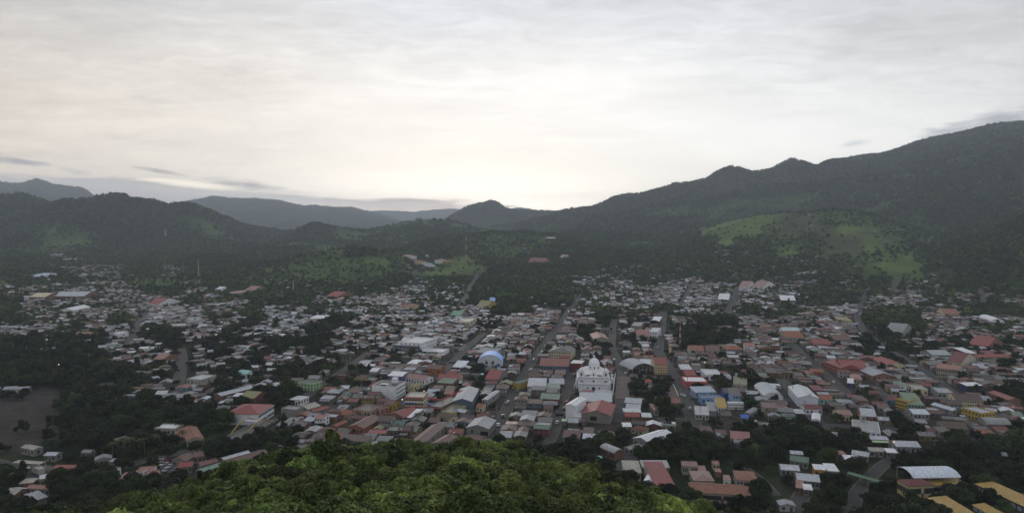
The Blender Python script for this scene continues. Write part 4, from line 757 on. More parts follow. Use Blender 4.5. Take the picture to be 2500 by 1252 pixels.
 ('house', 'broad white roofed house with red hatch below the orange walled house', (1946, 1172), (2004, 1178), (2014, 1160), 3.2, 'gx', (.50, .52, .56), 'block', (1, 5, 1)),
 ('house', 'small rust red roof left below the broad white roof', (1942, 1190), (1962, 1193), (1966, 1178), 2.6, 'shed', 'salmon', 'brick', (1, 2, 1)),
 ('house', 'small white roof lowest of the cluster by the woods', (1962, 1195), (1985, 1197), (1986, 1186), 2.6, 'shed', 'white', 'block', (1, 2, 1)),
 ('house', 'blue grey roofed house right of the red roof by the woods', (2078, 1109), (2121, 1116), (2120, 1104), 2.8, 'gx', 'zinc', 'block', (1, 4, 1)),
 ('house', 'long bright white roof in front of the blue grey roofed house', (2062, 1122), (2100, 1124), (2101, 1116), 2.6, 'shed', 'white', 'block', (1, 4, 1)),
 ('house', 'lone zinc roof standing in the woods on the right', (2297, 1084), (2322, 1085), (2323, 1075), 2.8, 'gx', 'zinc', 'block', (1, 2, 1)),
 # bottom left
 ('warehouse', 'pale roofed warehouse in the trees above the fuel station', (50, 1092), (82, 1099), (97, 1090), 3.2, 'gx', 'beige', 'block', (1, 4, 1)),
 ('house', 'striped grey roofed house between trees near the fuel station', (105, 1112), (135, 1113), (145, 1103), 3.0, 'gx', 'zinc', 'block', (1, 3, 1)),
 ('house', 'little grey roof under the tall trees by the palms', (197, 1104), (220, 1105), (222, 1098), 2.8, 'gx', 'grey', 'block', (1, 2, 1)),
 ('restaurant', 'low restaurant with red roof stripe and yellow walls by the road', (125, 1144), (182, 1143), (184, 1136), 3.0, 'shed', 'red', 'yellow', (1, 7, 1)),
 ('house', 'beige roofed house beside the white bus shelter', (45, 1181), (80, 1179), (71, 1168), 3.0, 'hip', 'beige', 'brick', (1, 3, 1)),
 ('house', 'long red roofed house below the bus shelter', (62, 1193), (121, 1194), (123, 1184), 3.0, 'gx', 'salmon', 'block', (1, 5, 1)),
 ('house', 'striped white and grey roofs at the picture edge', (6, 1206), (36, 1208), (45, 1189), 3.0, 'gx', (.42, .40, .38), 'brick', (1, 3, 1)),
 ('house', 'pale roof slanting between the dark trees below the red house', (82, 1223), (118, 1212), (112, 1197), 2.8, 'shed', (.33, .34, .36), 'block', None),
 ('chapel', 'little white chapel with red roof beside the road', (267, 1146), (284, 1146), (283, 1139), 4.2, 'gx', 'salmon', 'white', (1, 1, 1)),
 ('villa', 'red tiled front wing of the white hillside villa', (284, 1169), (312, 1168), (311, 1153), 3.0, 'hip', 'salmon', 'white', (1, 3, 1)),
 ('villa', 'white gabled middle tower of the hillside villa', (312, 1158), (327, 1159), (341, 1141), 5.0, 'gy', 'salmon', 'white', (2, 2, 1)),
 ('villa', 'red tiled long wing of the white hillside villa', (334, 1155), (374, 1151), (362, 1138), 3.8, 'gx', 'salmon', 'white', (1, 4, 2)),
 ('villa', 'red tiled right wing of the hillside villa above the white wall', (358, 1164), (392, 1158), (384, 1148), 3.6, 'gx', 'salmon', 'white', (1, 3, 2)),
 ('house', 'white walled ruin half hidden by trees beside the villa', (360, 1176), (384, 1176), (384, 1168), 2.6, 'flat', 'white', 'white', None),
 ('market_shed', 'rust roofed shed with skylights nearest the road bend', (417, 1124), (455, 1126), (461, 1110), 3.0, 'gy', 'rust', 'block', (1, 3, 2)),
 ('market_shed', 'dark red roofed shed below the skylight shed', (433, 1142), (470, 1138), (480, 1125), 3.0, 'gx', 'red', 'block', (1, 4, 2)),
 ('market_shed', 'rust roof with white scraps beside the round green tree', (470, 1117), (514, 1112), (510, 1099), 3.0, 'gx', 'rust', 'block', (1, 4, 1)),
 ('market_shed', 'brown red roof between the dark red and the green roofs', (490, 1138), (535, 1126), (531, 1117), 3.0, 'gx', (.20, .09, .075), 'block', (1, 4, 1)),
 ('market_shed', 'long pale green roof in the lower market', (492, 1153), (556, 1133), (553, 1124), 3.0, 'gx', (.22, .33, .26), 'block', (1, 6, 1)),
 ('market_shed', 'long red roof lowest in the lower market', (497, 1166), (544, 1151), (541, 1143), 3.0, 'gx', 'red', 'block', (1, 5, 1)),
 ('market_shed', 'white roofed stall row beside the bridge road', (550, 1127), (616, 1109), (612, 1098), 3.2, 'gx', (.50, .53, .57), 'brick', (1, 6, 1)),
 ('market_shed', 'very long rust roof on the bridge side of the lower market', (568, 1136), (662, 1111), (654, 1094), 3.2, 'gx', 'rust', 'beige', (1, 9, 1)),
 ('house', 'white flat roofed house in the woods above the palms', (377, 1047), (427, 1048), (429, 1036), 3.8, 'flat', 'white', 'beige', (1, 5, 2)),
 ('villa', 'broad brown tiled roofs among trees beside the flat topped tree', (455, 1077), (499, 1070), (470, 1043), 3.2, 'gy', 'tile', 'beige', (1, 4, 2)),
 ('villa', 'small brown tiled wing left of the broad tiled roofs', (417, 1066), (448, 1068), (451, 1049), 3.0, 'gx', 'tile', 'beige', (1, 3, 1)),
 ('house', 'bright teal roofed house on the left of town', (575, 911), (602, 914), (606, 904), 3.2, 'gx', 'teal', 'white', (1, 3, 2)),
 ('row_house', 'long white roofed row running back among trees', (520, 963), (540, 967), (586, 940), 3.2, 'gy', 'zinc', 'brick', (1, 2, 6)),
 ('house', 'olive gold roofed house behind the red roofed school', (583, 970), (620, 973), (627, 956), 4.0, 'gx', 'olive', (.20, .07, .07), (1, 5, 2)),
 ('house', 'zinc roofed block right of the leftmost avenue', (455, 926), (492, 928), (500, 915), 4.2, 'flat', 'zinc', 'beige', (1, 4, 1)),
 # upper middle
 ('hospital', 'grey fronted hospital block with white top edge', (959, 842), (1025, 846), (1028, 838), 6.2, 'flat', 'pale', (.22, .23, .27), (2, 12, 1), dict(ww=.9)),
 ('hospital', 'white upper block of the hospital with small square windows', (975, 835), (1027, 839), (1045, 825), 8.6, 'flat', (.50, .52, .52), 'white', (3, 5, 8), dict(ww=.5)),
 ('hospital', 'low white wing beside the hospital car park', (1028, 858), (1081, 861), (1084, 852), 2.8, 'flat', 'pale', 'white', None),
 ('house', 'white porch house standing out in the trees', (755, 777), (788, 778), (790, 773), 4.0, 'shed', 'white', 'white', (1, 4, 1)),
 ('shop_building', 'orange walled shop with rust roof on the long narrow street', (1040, 899), (1075, 901), (1081, 893), 4.6, 'gx', 'rust', (.36, .14, .05), (1, 5, 2)),
 ('shop', 'white roofed shop with blue front left of the arched gym', (1104, 896), (1132, 897), (1137, 886), 3.8, 'shed', (.60, .64, .72), 'dblue', (1, 4, 2)),
 ('warehouse', 'grey gabled warehouse just behind the arched gym', (1163, 860), (1207, 865), (1204, 853), 4.4, 'gx', (.36, .37, .38), 'grey', (1, 4, 2)),
 ('house', 'bright red roof in the trees far up the left side', (795, 723), (823, 725), (826, 716), 3.4, 'gx', (.30, .05, .05), 'brick', (1, 3, 1)),
 ('house', 'two tier tiled pagoda like house far behind the hospital', (970, 750), (1000, 751), (1000, 743), 4.5, 'hip', 'tile', 'cream', (1, 4, 1)),
 ('shop_building', 'cream and blue walled block in the upper town', (1120, 786), (1145, 787), (1148, 777), 5.0, 'flat', 'beige', 'cream', (1, 4, 2)),
 ('house', 'fresh green roof in the upper town', (1098, 770), (1124, 771), (1127, 763), 3.2, 'gx', (.16, .34, .22), 'block', (1, 4, 1)),
 ('house', 'small vivid blue roof near the top of town', (1195, 736), (1209, 736), (1210, 731), 3.2, 'shed', (.15, .30, .75), 'white', (1, 2, 1)),
 ('house', 'yellow green roofed house near the small vivid blue roof', (1162, 748), (1190, 749), (1191, 740), 3.6, 'gx', 'olive', 'yellow', (1, 4, 1)),
 ('house', 'white peaked roof among trees left of the arched gym', (992, 888), (1017, 889), (1017, 878), 3.2, 'hip', 'white', 'brick', (1, 3, 1)),
 ('hotel', 'cream three storey hotel with dark hipped roof by the wide street', (1338, 858), (1394, 861), (1389, 850), 6.0, 'hip', (.13, .13, .11), (.58, .54, .38), (3, 9, 4), dict(ww=.55)),
 ('market_hall', 'long brown red roofed market over blue and yellow stalls', (1317, 893), (1389, 895), (1390, 879), 3.8, 'gx', (.26, .10, .075), (.10, .16, .26), (1, 9, 3)),
 ('shop', 'white roofed shop between the long market and the church', (1392, 895), (1421, 896), (1419, 880), 3.8, 'shedb', 'pale', 'dred', (1, 3, 2)),
 ('shop', 'bluish white flat roof behind the wavy grey canopy', (1560, 893), (1597, 894), (1592, 877), 3.8, 'flat', (.52, .58, .66), 'beige', (1, 4, 2)),
 ('hotel', 'orange and cream four storey hotel with red roof above the park', (1598, 889), (1631, 889), (1622, 876), 7.6, 'gx', 'red', (.58, .44, .27), (4, 5, 3), dict(ww=.6, wh=.7)),
 ('row_house', 'white walled red roofed row in the upper centre', (1552, 818), (1585, 819), (1586, 811), 4.0, 'shed', 'red', 'white', (1, 6, 1)),
 ('house', 'white two storey block on the upper avenue', (1585, 810), (1605, 811), (1606, 801), 5.6, 'flat', 'pale', 'white', (2, 3, 2)),
 ('house', 'grey unpainted block house behind the white walled red roofed row', (1540, 796), (1565, 797), (1566, 787), 4.4, 'flat', 'grey', 'block', (2, 3, 1)),
 ('hall', 'wide salmon gabled hall behind the church', (1449, 828), (1487, 828), (1476, 815), 4.4, 'gy', 'salmon', (.26, .24, .22), None),
 ('school_building', 'red brown roofed school with white columns above the park', (1685, 856), (1720, 857), (1721, 847), 4.0, 'gx', 'tile', (.50, .46, .44), (1, 7, 1)),
 ('school_building', 'second wing of the white columned school', (1722, 856), (1757, 858), (1757, 848), 3.6, 'gx', 'rust', (.50, .46, .44), (1, 7, 1)),
 ('house', 'orange tiled house far right of the white columned school', (1775, 854), (1818, 854), (1814, 845), 3.2, 'hip', 'orange', 'block', (1, 4, 1)),
 ('house', 'white walled red roofed house above the orange tiled one', (1818, 847), (1845, 848), (1845, 840), 4.0, 'gx', 'salmon', 'white', (1, 4, 1)),
 ('house', 'bright white roof at the top of the park avenue', (1590, 784), (1610, 785), (1610, 778), 3.2, 'shed', 'white', 'dred', (1, 3, 1)),
 ('school_building', 'white and pink long building high on the right', (1803, 701), (1827, 702), (1827, 693), 4.5, 'gx', 'pink', 'white', (1, 4, 1)),
 ('school_building', 'second white and pink building high on the right', (1835, 700), (1863, 702), (1862, 692), 4.5, 'gx', 'pink', 'white', (1, 4, 1)),
 ('warehouse', 'long white roof below the pink school buildings', (1752, 731), (1779, 732), (1778, 724), 3.4, 'gx', 'white', 'block', (1, 4, 1)),
 # far left
 ('house', 'blue and white roof in the trees at the far edge', (58, 674), (88, 677), (91, 669), 4.0, 'shed', (.42, .52, .64), 'white', (1, 3, 1)),
 ('warehouse', 'very long white roofed row low in the far woods', (130, 723), (205, 724), (206, 717), 4.0, 'gx', 'zinc', 'brick', (1, 8, 1)),
 ('warehouse', 'cream roofed row next to the very long white row', (70, 725), (110, 726), (112, 719), 4.0, 'gx', 'cream', 'brick', (1, 4, 1)),
 ('house', 'white gabled barn in the dark trees', (143, 758), (180, 758), (181, 749), 3.4, 'gy', 'white', 'white', (1, 3, 1)),
 ('warehouse', 'orange red roof low in the dark woods', (174, 820), (212, 821), (216, 813), 3.4, 'gx', 'salmon', 'brick', (1, 4, 1)),
 ('house', 'small white cube house by the road into the woods', (275, 816), (289, 816), (290, 810), 4.2, 'flat', 'white', 'white', (1, 2, 1)),
 ('house', 'red roofed house beside the leftmost avenue', (373, 877), (398, 878), (399, 865), 3.6, 'gx', 'salmon', 'brick', (1, 3, 1)),
 ('apartment_building', 'white tall block by the far market', (525, 706), (540, 706), (541, 700), 7.0, 'flat', 'white', 'white', (3, 3, 1)),
 ('apartment_building', 'pinkish block right of the white tall block', (545, 716), (576, 717), (578, 708), 5.5, 'flat', 'pink', (.33, .25, .23), (2, 5, 1)),
 ('house', 'red roofed yellow house at the end of the far market', (594, 710), (618, 711), (619, 703), 4.0, 'gx', 'salmon', 'olive', (1, 3, 1)),
 ('market_hall', 'red roof at the near end of the far market', (358, 742), (386, 743), (387, 732), 4.0, 'gx', 'red', 'white', (1, 4, 1)),
 ('apartment_building', 'grey long block in the hillside village', (117, 626), (146, 626), (150, 617), 6.5, 'flat', 'grey', (.30, .30, .31), (2, 5, 1)),
 ('house', 'white low building in the hillside village', (152, 634), (177, 634), (178, 627), 4.5, 'flat', 'white', 'white', (1, 3, 1)),
 # hill villas and right side uplands
 ('villa', 'pink roofed villa at the top of the green hill shoulder', (993, 629), (1018, 631), (1019, 622), 4.5, 'hip', 'salmon', 'white', (1, 4, 1)),
 ('villa', 'cream villa with orange roof under the hill shoulder', (1022, 643), (1045, 646), (1046, 636), 4.5, 'hip', 'tile', 'cream', (1, 4, 1)),
 ('villa', 'villa with salmon roof on the bright meadow', (1060, 638), (1078, 639), (1079, 632), 4.5, 'hip', 'salmon', 'white', (1, 3, 1)),
 ('row_house', 'long yellow row at the head of the bright meadow', (1080, 640), (1098, 640), (1099, 636), 4.0, 'gx', 'tile', 'yellow', (1, 4, 1)),
 ('row_house', 'grey low row at the foot of the villas', (1042, 653), (1066, 654), (1067, 648), 4.0, 'gx', 'grey', 'block', (1, 4, 1)),
 ('house', 'tiny white roof behind the hill villas', (1040, 626), (1048, 626), (1048, 622), 4.0, 'hip', 'white', 'white', None),
 ('hotel', 'long dark red roofed lodge alone in the green hills', (1289, 641), (1330, 642), (1331, 634), 5.0, 'gx', 'dred', (.36, .20, .09), (1, 9, 1)),
 ('house', 'pink roofed house right of the lone lodge', (1366, 629), (1381, 630), (1381, 624), 4.5, 'gx', 'pink', 'white', (1, 3, 1)),
 ('warehouse', 'long white roof high in the central green hills', (1338, 583), (1358, 583), (1358, 579), 4.0, 'gx', 'zinc', 'block', None),
 ('row_house', 'white roofed row at the wood edge high on the right', (1906, 733), (1943, 734), (1944, 727), 4.0, 'gx', 'white', 'brick', (1, 5, 1)),
 ('house', 'yellow walled house where the right avenue climbs', (2049, 782), (2080, 783), (2081, 775), 3.6, 'flat', 'olive', (.50, .46, .22), (1, 4, 1)),
 ('school_building', 'long grey green school roof behind the dark wood', (2160, 808), (2204, 812), (2192, 797), 4.4, 'gx', 'grey', (.28, .30, .28), (1, 7, 1)),
 ('row_house', 'beige walled row with orange tile roof along the climbing street', (1922, 824), (1965, 824), (1966, 813), 4.4, 'gx', 'orange', 'beige', (1, 6, 1)),
 ('row_house', 'teal and white roofed row above the orange tiled row', (1912, 811), (1954, 812), (1952, 804), 3.6, 'gx', (.45, .58, .60), 'white', (1, 5, 1)),
 ('row_house', 'rust roofed long house right of the orange tiled row', (2036, 830), (2080, 831), (2079, 822), 3.4, 'gx', 'rust', 'block', (1, 5, 1)),
 ('row_house', 'red roofed row in the middle of the right quarter', (1988, 840), (2030, 841), (2031, 832), 3.4, 'gx', 'red', 'salmon', (1, 5, 1)),
 ('warehouse', 'broad red roof at the far right edge of town', (2363, 840), (2413, 846), (2406, 829), 3.8, 'gx', 'red', 'brick', (1, 5, 1)),
 ('warehouse', 'zinc roof left of the cream church', (2277, 867), (2325, 867), (2318, 857), 4.0, 'gx', (.38, .42, .42), 'grey', (1, 5, 1)),
 ('shop', 'white roof right behind the cream church tower', (2362, 863), (2386, 863), (2383, 853), 3.4, 'shed', 'white', 'dred', (1, 3, 1)),
 ('row_house', 'very long thin red roof right of the cream church tower', (2370, 873), (2470, 871), (2461, 865), 3.2, 'gx', 'red', 'beige', (1, 12, 1)),
 ('house', 'white arched roof at the far right above town', (2421, 784), (2453, 785), (2451, 775), 3.6, 'arch', 'white', 'white', (1, 3, 1)),
 ('house', 'tiled roof cream house at the wood edge upper right', (2305, 766), (2343, 767), (2341, 760), 4.0, 'gx', 'tile', 'cream', (1, 5, 1)),
]
rnd = random.Random(11)
LM = {}
for e in B_:
    name, label, A, B, D, h, roof, rc, wc, win = e[:10]
    kw = dict(wkw=e[10]) if len(e) > 10 else {}
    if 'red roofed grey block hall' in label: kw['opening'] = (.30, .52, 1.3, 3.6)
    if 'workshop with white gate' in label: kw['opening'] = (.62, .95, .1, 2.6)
    root, w, d = bld(name, label, A, B, D, h, roof, rc, wc, win, **kw); LM[label] = root
    if 'ochre roofed school block' in label or 'short ochre' in label:      # pale classroom windows in two rows
        n = int(w/2.6); xi, yi = w/2-.35, d/2-.35
        for r_, (z0, z1) in enumerate(((.9, 2.1), (3.4, 5.0))):
            for i in range(n):
                c = -xi+(i+.5)*2*xi/n; m = MB(); m.box(c-.95, c+.95, -yi-.06, -yi+.05, z0, z1, (.34, .37, .42)); m.build('window', M['wall'], root)
    if 'office block' in label and name == 'office_block':
        m = MB(); m.box(-w/2+5, -w/2+9.5, -d/2+1.5, -d/2+4.0, 7.8, 9.2, K['white']); m.build('penthouse', M['wall'], root)
        m = MB(); m.box(.5, 3.6, d/2-4.5, d/2-1.0, 7.8, 11.0, K['white']); m.build('stair_tower', M['wall'], root)
        m = MB(); m.box(-w/2+5.3, -w/2+9.2, -d/2+1.4, -d/2+1.5, 8.2, 8.9, (.03, .03, .04)); m.build('window_band', M['glass'], root)
    if 'cream three storey shop' in label:
        m = MB()
        for q in ((-w/2-.1, w/2+.1, -d/2-.1, -d/2), (w/2, w/2+.1, -d/2, d/2+.1)): m.box(*q, 7.5, 8.3, (.42, .05, .06))
        m.build('roof_trim', M['metal'], root)
        m = MB(); m.box(-w/2-.9, w/2*.2, -d/2-1.1, -d/2-.02, 4.6, 5.0, (.05, .10, .38)); m.build('awning', M['metal'], root)
        m = MB(); m.box(-w/2-.5, w/2, -d/2-.7, -d/2-.02, 2.5, 2.9, (.38, .06, .08)); m.build('shop_canopy', M['metal'], root)
# ---- open canopies
bld('fuel_station_canopy', 'pale fuel station canopy over a dark forecourt', (26, 1130), (96, 1134), (120, 1126), 4.6, 'flat', (.36, .34, .30), 'beige', None, open_=True)
bld('bus_shelter', 'white sloping bus shelter roof beside the road', (96, 1171), (140, 1162), (126, 1157), 3.2, 'shed', 'pale', 'grey', None, open_=True)
bld('covered_walkway', 'long dark green covered walkway between the trees', (2067, 1156), (2147, 1178), (2150, 1172), 3.2, 'gx', (.10, .20, .12), 'brown', None, open_=True)
bld('stadium_canopy', 'great white curved canopy roof over the school court', (2230, 1168), (2347, 1166), (2300, 1140), 6.0, 'archx', (.60, .66, .74), 'grey', None, open_=True, pitch=.20)
bld('tarpaulin', 'vivid blue tarpaulin roof at the wood edge', (1809, 1021), (1830, 1022), (1828, 1013), 2.6, 'gx', (.06, .13, .50), 'grey', None, open_=True)
bld('canopy_roof', 'grey wavy canopy arching over the corner of the park', (1543, 903), (1597, 899), (1588, 884), 3.6, 'arch', (.36, .39, .42), 'grey', None, open_=True)
bld('arcade_wall', 'white arcaded lattice wall in front of the tall light blue house', (1778, 985), (1816, 985), (1816, 982), 3.6, 'flat', 'white', 'white', (2, 9, 1), dict() and None)
# ---- church
def church():
    c0 = at(1449, 956, 270); rz = -R(5.0); z = 0
    root = empty('church', (c0[0], c0[1], 0), rz); tag(root, 'white domed colonial church with two belfries facing the valley', 'church')
    ex = np.array([cos(rz), sin(rz)]); ey = np.array([-sin(rz), cos(rz)]); cc = c0[:2]+ey*14; RECTS.append((cc[0], cc[1], ex[0], ex[1], 13, 17))
    W = (.80, .82, .85); W2 = (.76, .78, .81); DK = (.05, .06, .10)
    def part(nm, mb, mat='wall', smooth=False): return mb.build(nm, M[mat], root, smooth)
    # nave and side aisles
    m = MB(); m.box(-8.6, 8.6, 2.2, 30, -1, 8.6, W2); m.box(-10.9, 11.2, 9, 27, -1, 7.0, W2); part('nave', m)
    m = MB(); n = 12; pr = [(8.7*math.sin(t)/math.sin(1.15), 2.3*(math.cos(t)-math.cos(1.15))/(1-math.cos(1.15))) for t in np.linspace(-1.15, 1.15, n+1)]
    for i in range(n): (a, za), (b, zb) = pr[i], pr[i+1]; m.slab([(a, 2.2, 8.6+za), (b, 2.2, 8.6+zb), (b, 30.2, 8.6+zb), (a, 30.2, 8.6+za)], -.15, (.66, .66, .66))
    part('roof', m)
    # facade in two tiers with pilasters and cornices
    m = MB(); m.box(-9.8, 9.8, 0, 2.2, -1, 9.2, W)
    for x in (-9.7, -6.6, -6.0, -2.6, 2.6, 6.0, 6.6, 9.7): m.box(x-.28, x+.28, -.32, 0, 0, 9.2, (.78, .80, .83))
    part('facade', m)
    m = MB()
    for zc in (4.75, 9.2): m.box(-10.15, 10.15, -.55, 2.4, zc, zc+.35, (.60, .62, .66)); m.box(-10.0, 10.0, -.45, 2.3, zc+.35, zc+.6, (.78, .8, .83))
    part('cornice', m)
    m = MB()
    pts = [(-2.6, 9.8), (2.6, 9.8), (2.6, 11.2), (1.9, 11.5), (1.4, 12.2), (.7, 12.7), (0, 12.9), (-.7, 12.7), (-1.4, 12.2), (-1.9, 11.5), (-2.6, 11.2)]
    m.face([(x, 0.1, z_) for x, z_ in pts], W); m.face([(x, 1.1, z_) for x, z_ in pts][::-1], W)
    for i in range(len(pts)): (x0, z0), (x1, z1) = pts[i], pts[(i+1) % len(pts)]; m.face([(x0, .1, z0), (x0, 1.1, z0), (x1, 1.1, z1), (x1, .1, z1)], W)
    part('pediment', m)
    m = MB(); m.ring(0, 0, [(.55, 0), (.55, .1)], DK, 12); m.v = [(x, .02, 11.1+y) for x, y, z_ in m.v]; m.f.append(tuple(range(12, 24))); m.c.append(DK); part('niche', m, 'glass')
    # doors and windows
    m = MB(); m.box(-.95, .95, -.10, .05, 0, 3.1, (.02, .03, .09)); m.box(-1.2, -.95, -.22, .05, 0, 3.3, W); m.box(.95, 1.2, -.22, .05, 0, 3.3, W); part('door', m, 'metal')
    for x, z0, w_, h_ in ((-3.9, 1.6, .32, 1.5), (3.9, 1.6, .32, 1.5), (0, 6.0, .5, 1.7), (-8.3, 6.3, .28, 1.2), (-7.4, 6.3, .28, 1.2), (7.4, 6.3, .28, 1.2), (8.3, 6.3, .28, 1.2)):
        m = MB(); m.box(x-w_-.14, x+w_+.14, -.10, .04, z0-.14, z0+h_+.2, (.80, .82, .85)); m.box(x-w_, x+w_, -.14, -.10, z0, z0+h_, DK); part('window', m)
    # belfries
    for s in (-1, 1):
        cx, cy = s*8.0, 1.55; m = MB()
        m.box(cx-1.75, cx+1.75, cy-1.75, cy+1.75, 9.7, 13.0, W); m.box(cx-2.0, cx+2.0, cy-2.0, cy+2.0, 13.0, 13.35, (.78, .8, .83)); t = part('belfry', m)
        for dx, dy, hx, hy in ((0, -1.78, .55, .04), (1.78*1, 0, .04, .55), (-1.78, 0, .04, .55)):
            o = MB(); o.box(cx+dx-hx, cx+dx+hx, cy+dy-hy, cy+dy+hy, 10.5, 12.3, DK); o.build('bell_opening', M['glass'], t)
        m = MB(); m.ring(cx, cy, [(1.75, 13.3), (1.8, 13.7), (1.6, 14.4), (1.15, 15.0), (.55, 15.35), (.18, 15.5), (.16, 15.9), (.02, 15.95)], (.74, .76, .79), 20); d_ = m.build('belfry_dome', M['wall'], root, True)
        m = MB(); m.bar((cx, cy, 15.9), (cx, cy, 17.0), .12, (.7, .7, .7)); m.bar((cx-.35, cy, 16.6), (cx+.35, cy, 16.6), .12, (.7, .7, .7)); m.build('cross', M['metal'], d_)
    # drum, dome and lantern
    cx, cy = 1.0, 19.0; m = MB(); m.ring(cx, cy, [(3.7, 9.0), (3.7, 14.2), (3.95, 14.3), (3.95, 14.8)], W, 28); part('drum', m)
    for k in range(8):
        a = -pi/2+k*pi/4; m = MB(); m.box(-.35, .35, -.06, .06, 11.6, 13.2, DK); m.xf(a+pi/2, (cx+3.72*cos(a), cy+3.72*sin(a), 0)); part('drum_window', m, 'glass')
    m = MB(); m.ring(cx, cy, [(3.75, 14.8), (3.65, 15.6), (3.2, 16.7), (2.4, 17.7), (1.4, 18.4), (.7, 18.6)], (.76, .78, .80), 32); dm = m.build('dome', M['wall'], root, True)
    m = MB(); m.ring(cx, cy, [(.7, 18.5), (.62, 19.6), (.8, 19.7), (.55, 20.2), (.1, 20.6), (.06, 21.2), (0, 21.25)], (.72, .74, .77), 14); m.build('lantern', M['wall'], dm, True)
    # right transept end and side buttresses
    m = MB(); m.box(9.0, 11.6, 4, 9, -1, 5.2, W2)
    for y in (5, 8.5, 12, 15.5): m.box(-11.7, -10.9, y, y+.7, -1, 5.5, W)
    part('side_chapel', m)
    # free standing turret to the right
    p = at(1494, 936, 270); t = empty('bell_turret', (p[0], p[1], 0)); tag(t, 'little white bell turret standing beside the church', 'turret')
    m = MB(); m.box(-1.1, 1.1, -1.1, 1.1, -.5, 3.6, W); m.build('base', M['wall'], t)
    m = MB(); m.ring(0, 0, [(1.2, 3.6), (1.2, 3.9), (.8, 4.0), (.85, 5.4), (1.0, 5.5), (.8, 6.1), (.2, 6.6), (.05, 7.3), (0, 7.3)], W, 14); m.build('lantern', M['wall'], t, True)
church()
def wall_line(name, label, pts, h, t, col, mat='wall', cat='wall'):
    P_ = [at(px, py, 270) for px, py in pts]; m = MB()
    for p, q in zip(P_[:-1], P_[1:]): m.bar((p[0], p[1], p[2]+h/2), (q[0], q[1], q[2]+h/2), t, col, h)
    o = m.build(name, M[mat]); tag(o, label, cat); return o
wall_line('fence_wall', 'white church yard wall along the brown plaza', [(1495, 972), (1502, 918)], 2.2, .4, (.62, .63, .62))
wall_line('fence_wall', 'white church yard wall along the shaded side street', [(1401, 952), (1410, 925)], 2.2, .4, (.62, .63, .62))
wall_line('fence_wall', 'curving white kerb wall round the park corner', [(1634, 931), (1645, 944), (1656, 968)], 1.0, .5, (.55, .53, .50))
# ---- blue arched gymnasium
def gym():
    c, ex, ey, w, d, z0, _ = place((1165, 884), (1226, 885), (1224, 874), 4.6)
    root = empty('gymnasium', (c[0], c[1], z0), atan2(ex[1], ex[0])); tag(root, 'pale blue arched gymnasium with two round blue emblems on its front', 'gymnasium'); RECTS.append((c[0], c[1], ex[0], ex[1], w/2, d/2+2))
    wl, rf = shell(w, d, 4.6, 'arch', (.24, .48, .95), (.58, .61, .63), .40, .3)
    wl.build('wall', M['wall'], root); rf.build('roof', M['metal'], root)
    y = -d/2+.3
    for s in (-1, 1):
        m = MB(); m.ring(0, 0, [(1.35, 0)], K['blue'], 20); q = [(s*w*.34+x, y-.06, 2.5+yy) for x, yy, _ in m.v]; mm = MB(); mm.face(q, (.07, .26, .62)); mm.slab([(a, b, c_) for a, b, c_ in q], .01, (.07, .26, .62)); mm.build('emblem', M['metal'], root)
        m = MB(); pts = [(s*w*.06, 3.1), (s*w*.17, 3.1), (s*w*.17, 5.9), (s*w*.11, 5.6), (s*w*.075, 4.6)]; pts = pts if s > 0 else pts[::-1]
        m.face([(a, y-.05, b) for a, b in pts], (.03, .05, .10)); m.build('window', M['glass'], root)
        m = MB(); m.box(min(s*w*.07, s*w*.18), max(s*w*.07, s*w*.18), y-.07, y+.02, .1, 1.9, (.02, .03, .06)); m.build('door', M['glass'], root)
    m = MB(); m.box(-w*.19, w*.19, y-.35, y, 2.5, 2.8, (.5, .52, .5)); m.build('ledge', M['wall'], root)
    m = MB()
    for k in range(4): m.box(-2.2+k*.35, 2.2-k*.35, y-1.9+k*.45, y-.02, k*.3-.5, (k+1)*.3, (.40, .40, .40))
    m.build('stair', M['wall'], root)
gym()
# ---- yellow tied arch bridge
def bridge():
    p = np.array([-170.0, 0]); a = at(582, 1068, 270)[:2]; b = at(647, 1036, 270)[:2]
    ex = (b-a)/np.linalg.norm(b-a); L_ = 25.0; c = a+ex*L_*.48
    root = empty('road_bridge', (c[0], c[1], .6), atan2(ex[1], ex[0])); tag(root, 'road bridge carried by two yellow arches', 'bridge'); RECTS.append((c[0], c[1], ex[0], ex[1], L_/2, 7))
    m = MB(); m.box(-L_/2-6, L_/2+6, -4.2, 4.2, -.9, .05, (.16, .155, .15)); m.build('deck', M['road'], root)
    for s in (-1, 1):
        m = MB(); q = [(L_/2*t, s*4.4, .2+4.8*(1-t*t)) for t in np.linspace(-1, 1, 25)]
        for i in range(24): m.bar(q[i], q[i+1], .5, (.40, .28, .04), .5)
        ar = m.build('arch', M['metal'], root)
        for t in np.linspace(-.8, .8, 9):
            h = MB(); h.bar((L_/2*t, s*4.4, 0), (L_/2*t, s*4.4, .2+4.8*(1-t*t)), .12, (.3, .3, .3)); h.build('hanger', M['metal'], ar)
        m = MB(); m.box(-L_/2-6, L_/2+6, s*4.3-.15, s*4.3+.15, .05, 1.0, (.28, .27, .25)); m.build('railing', M['metal'], root)
    m = MB(); m.box(-1.2, 1.2, -4.6, 4.6, 3.9, 4.9, (.5, .5, .6)); m.build('banner', M['wall'], root)
bridge()
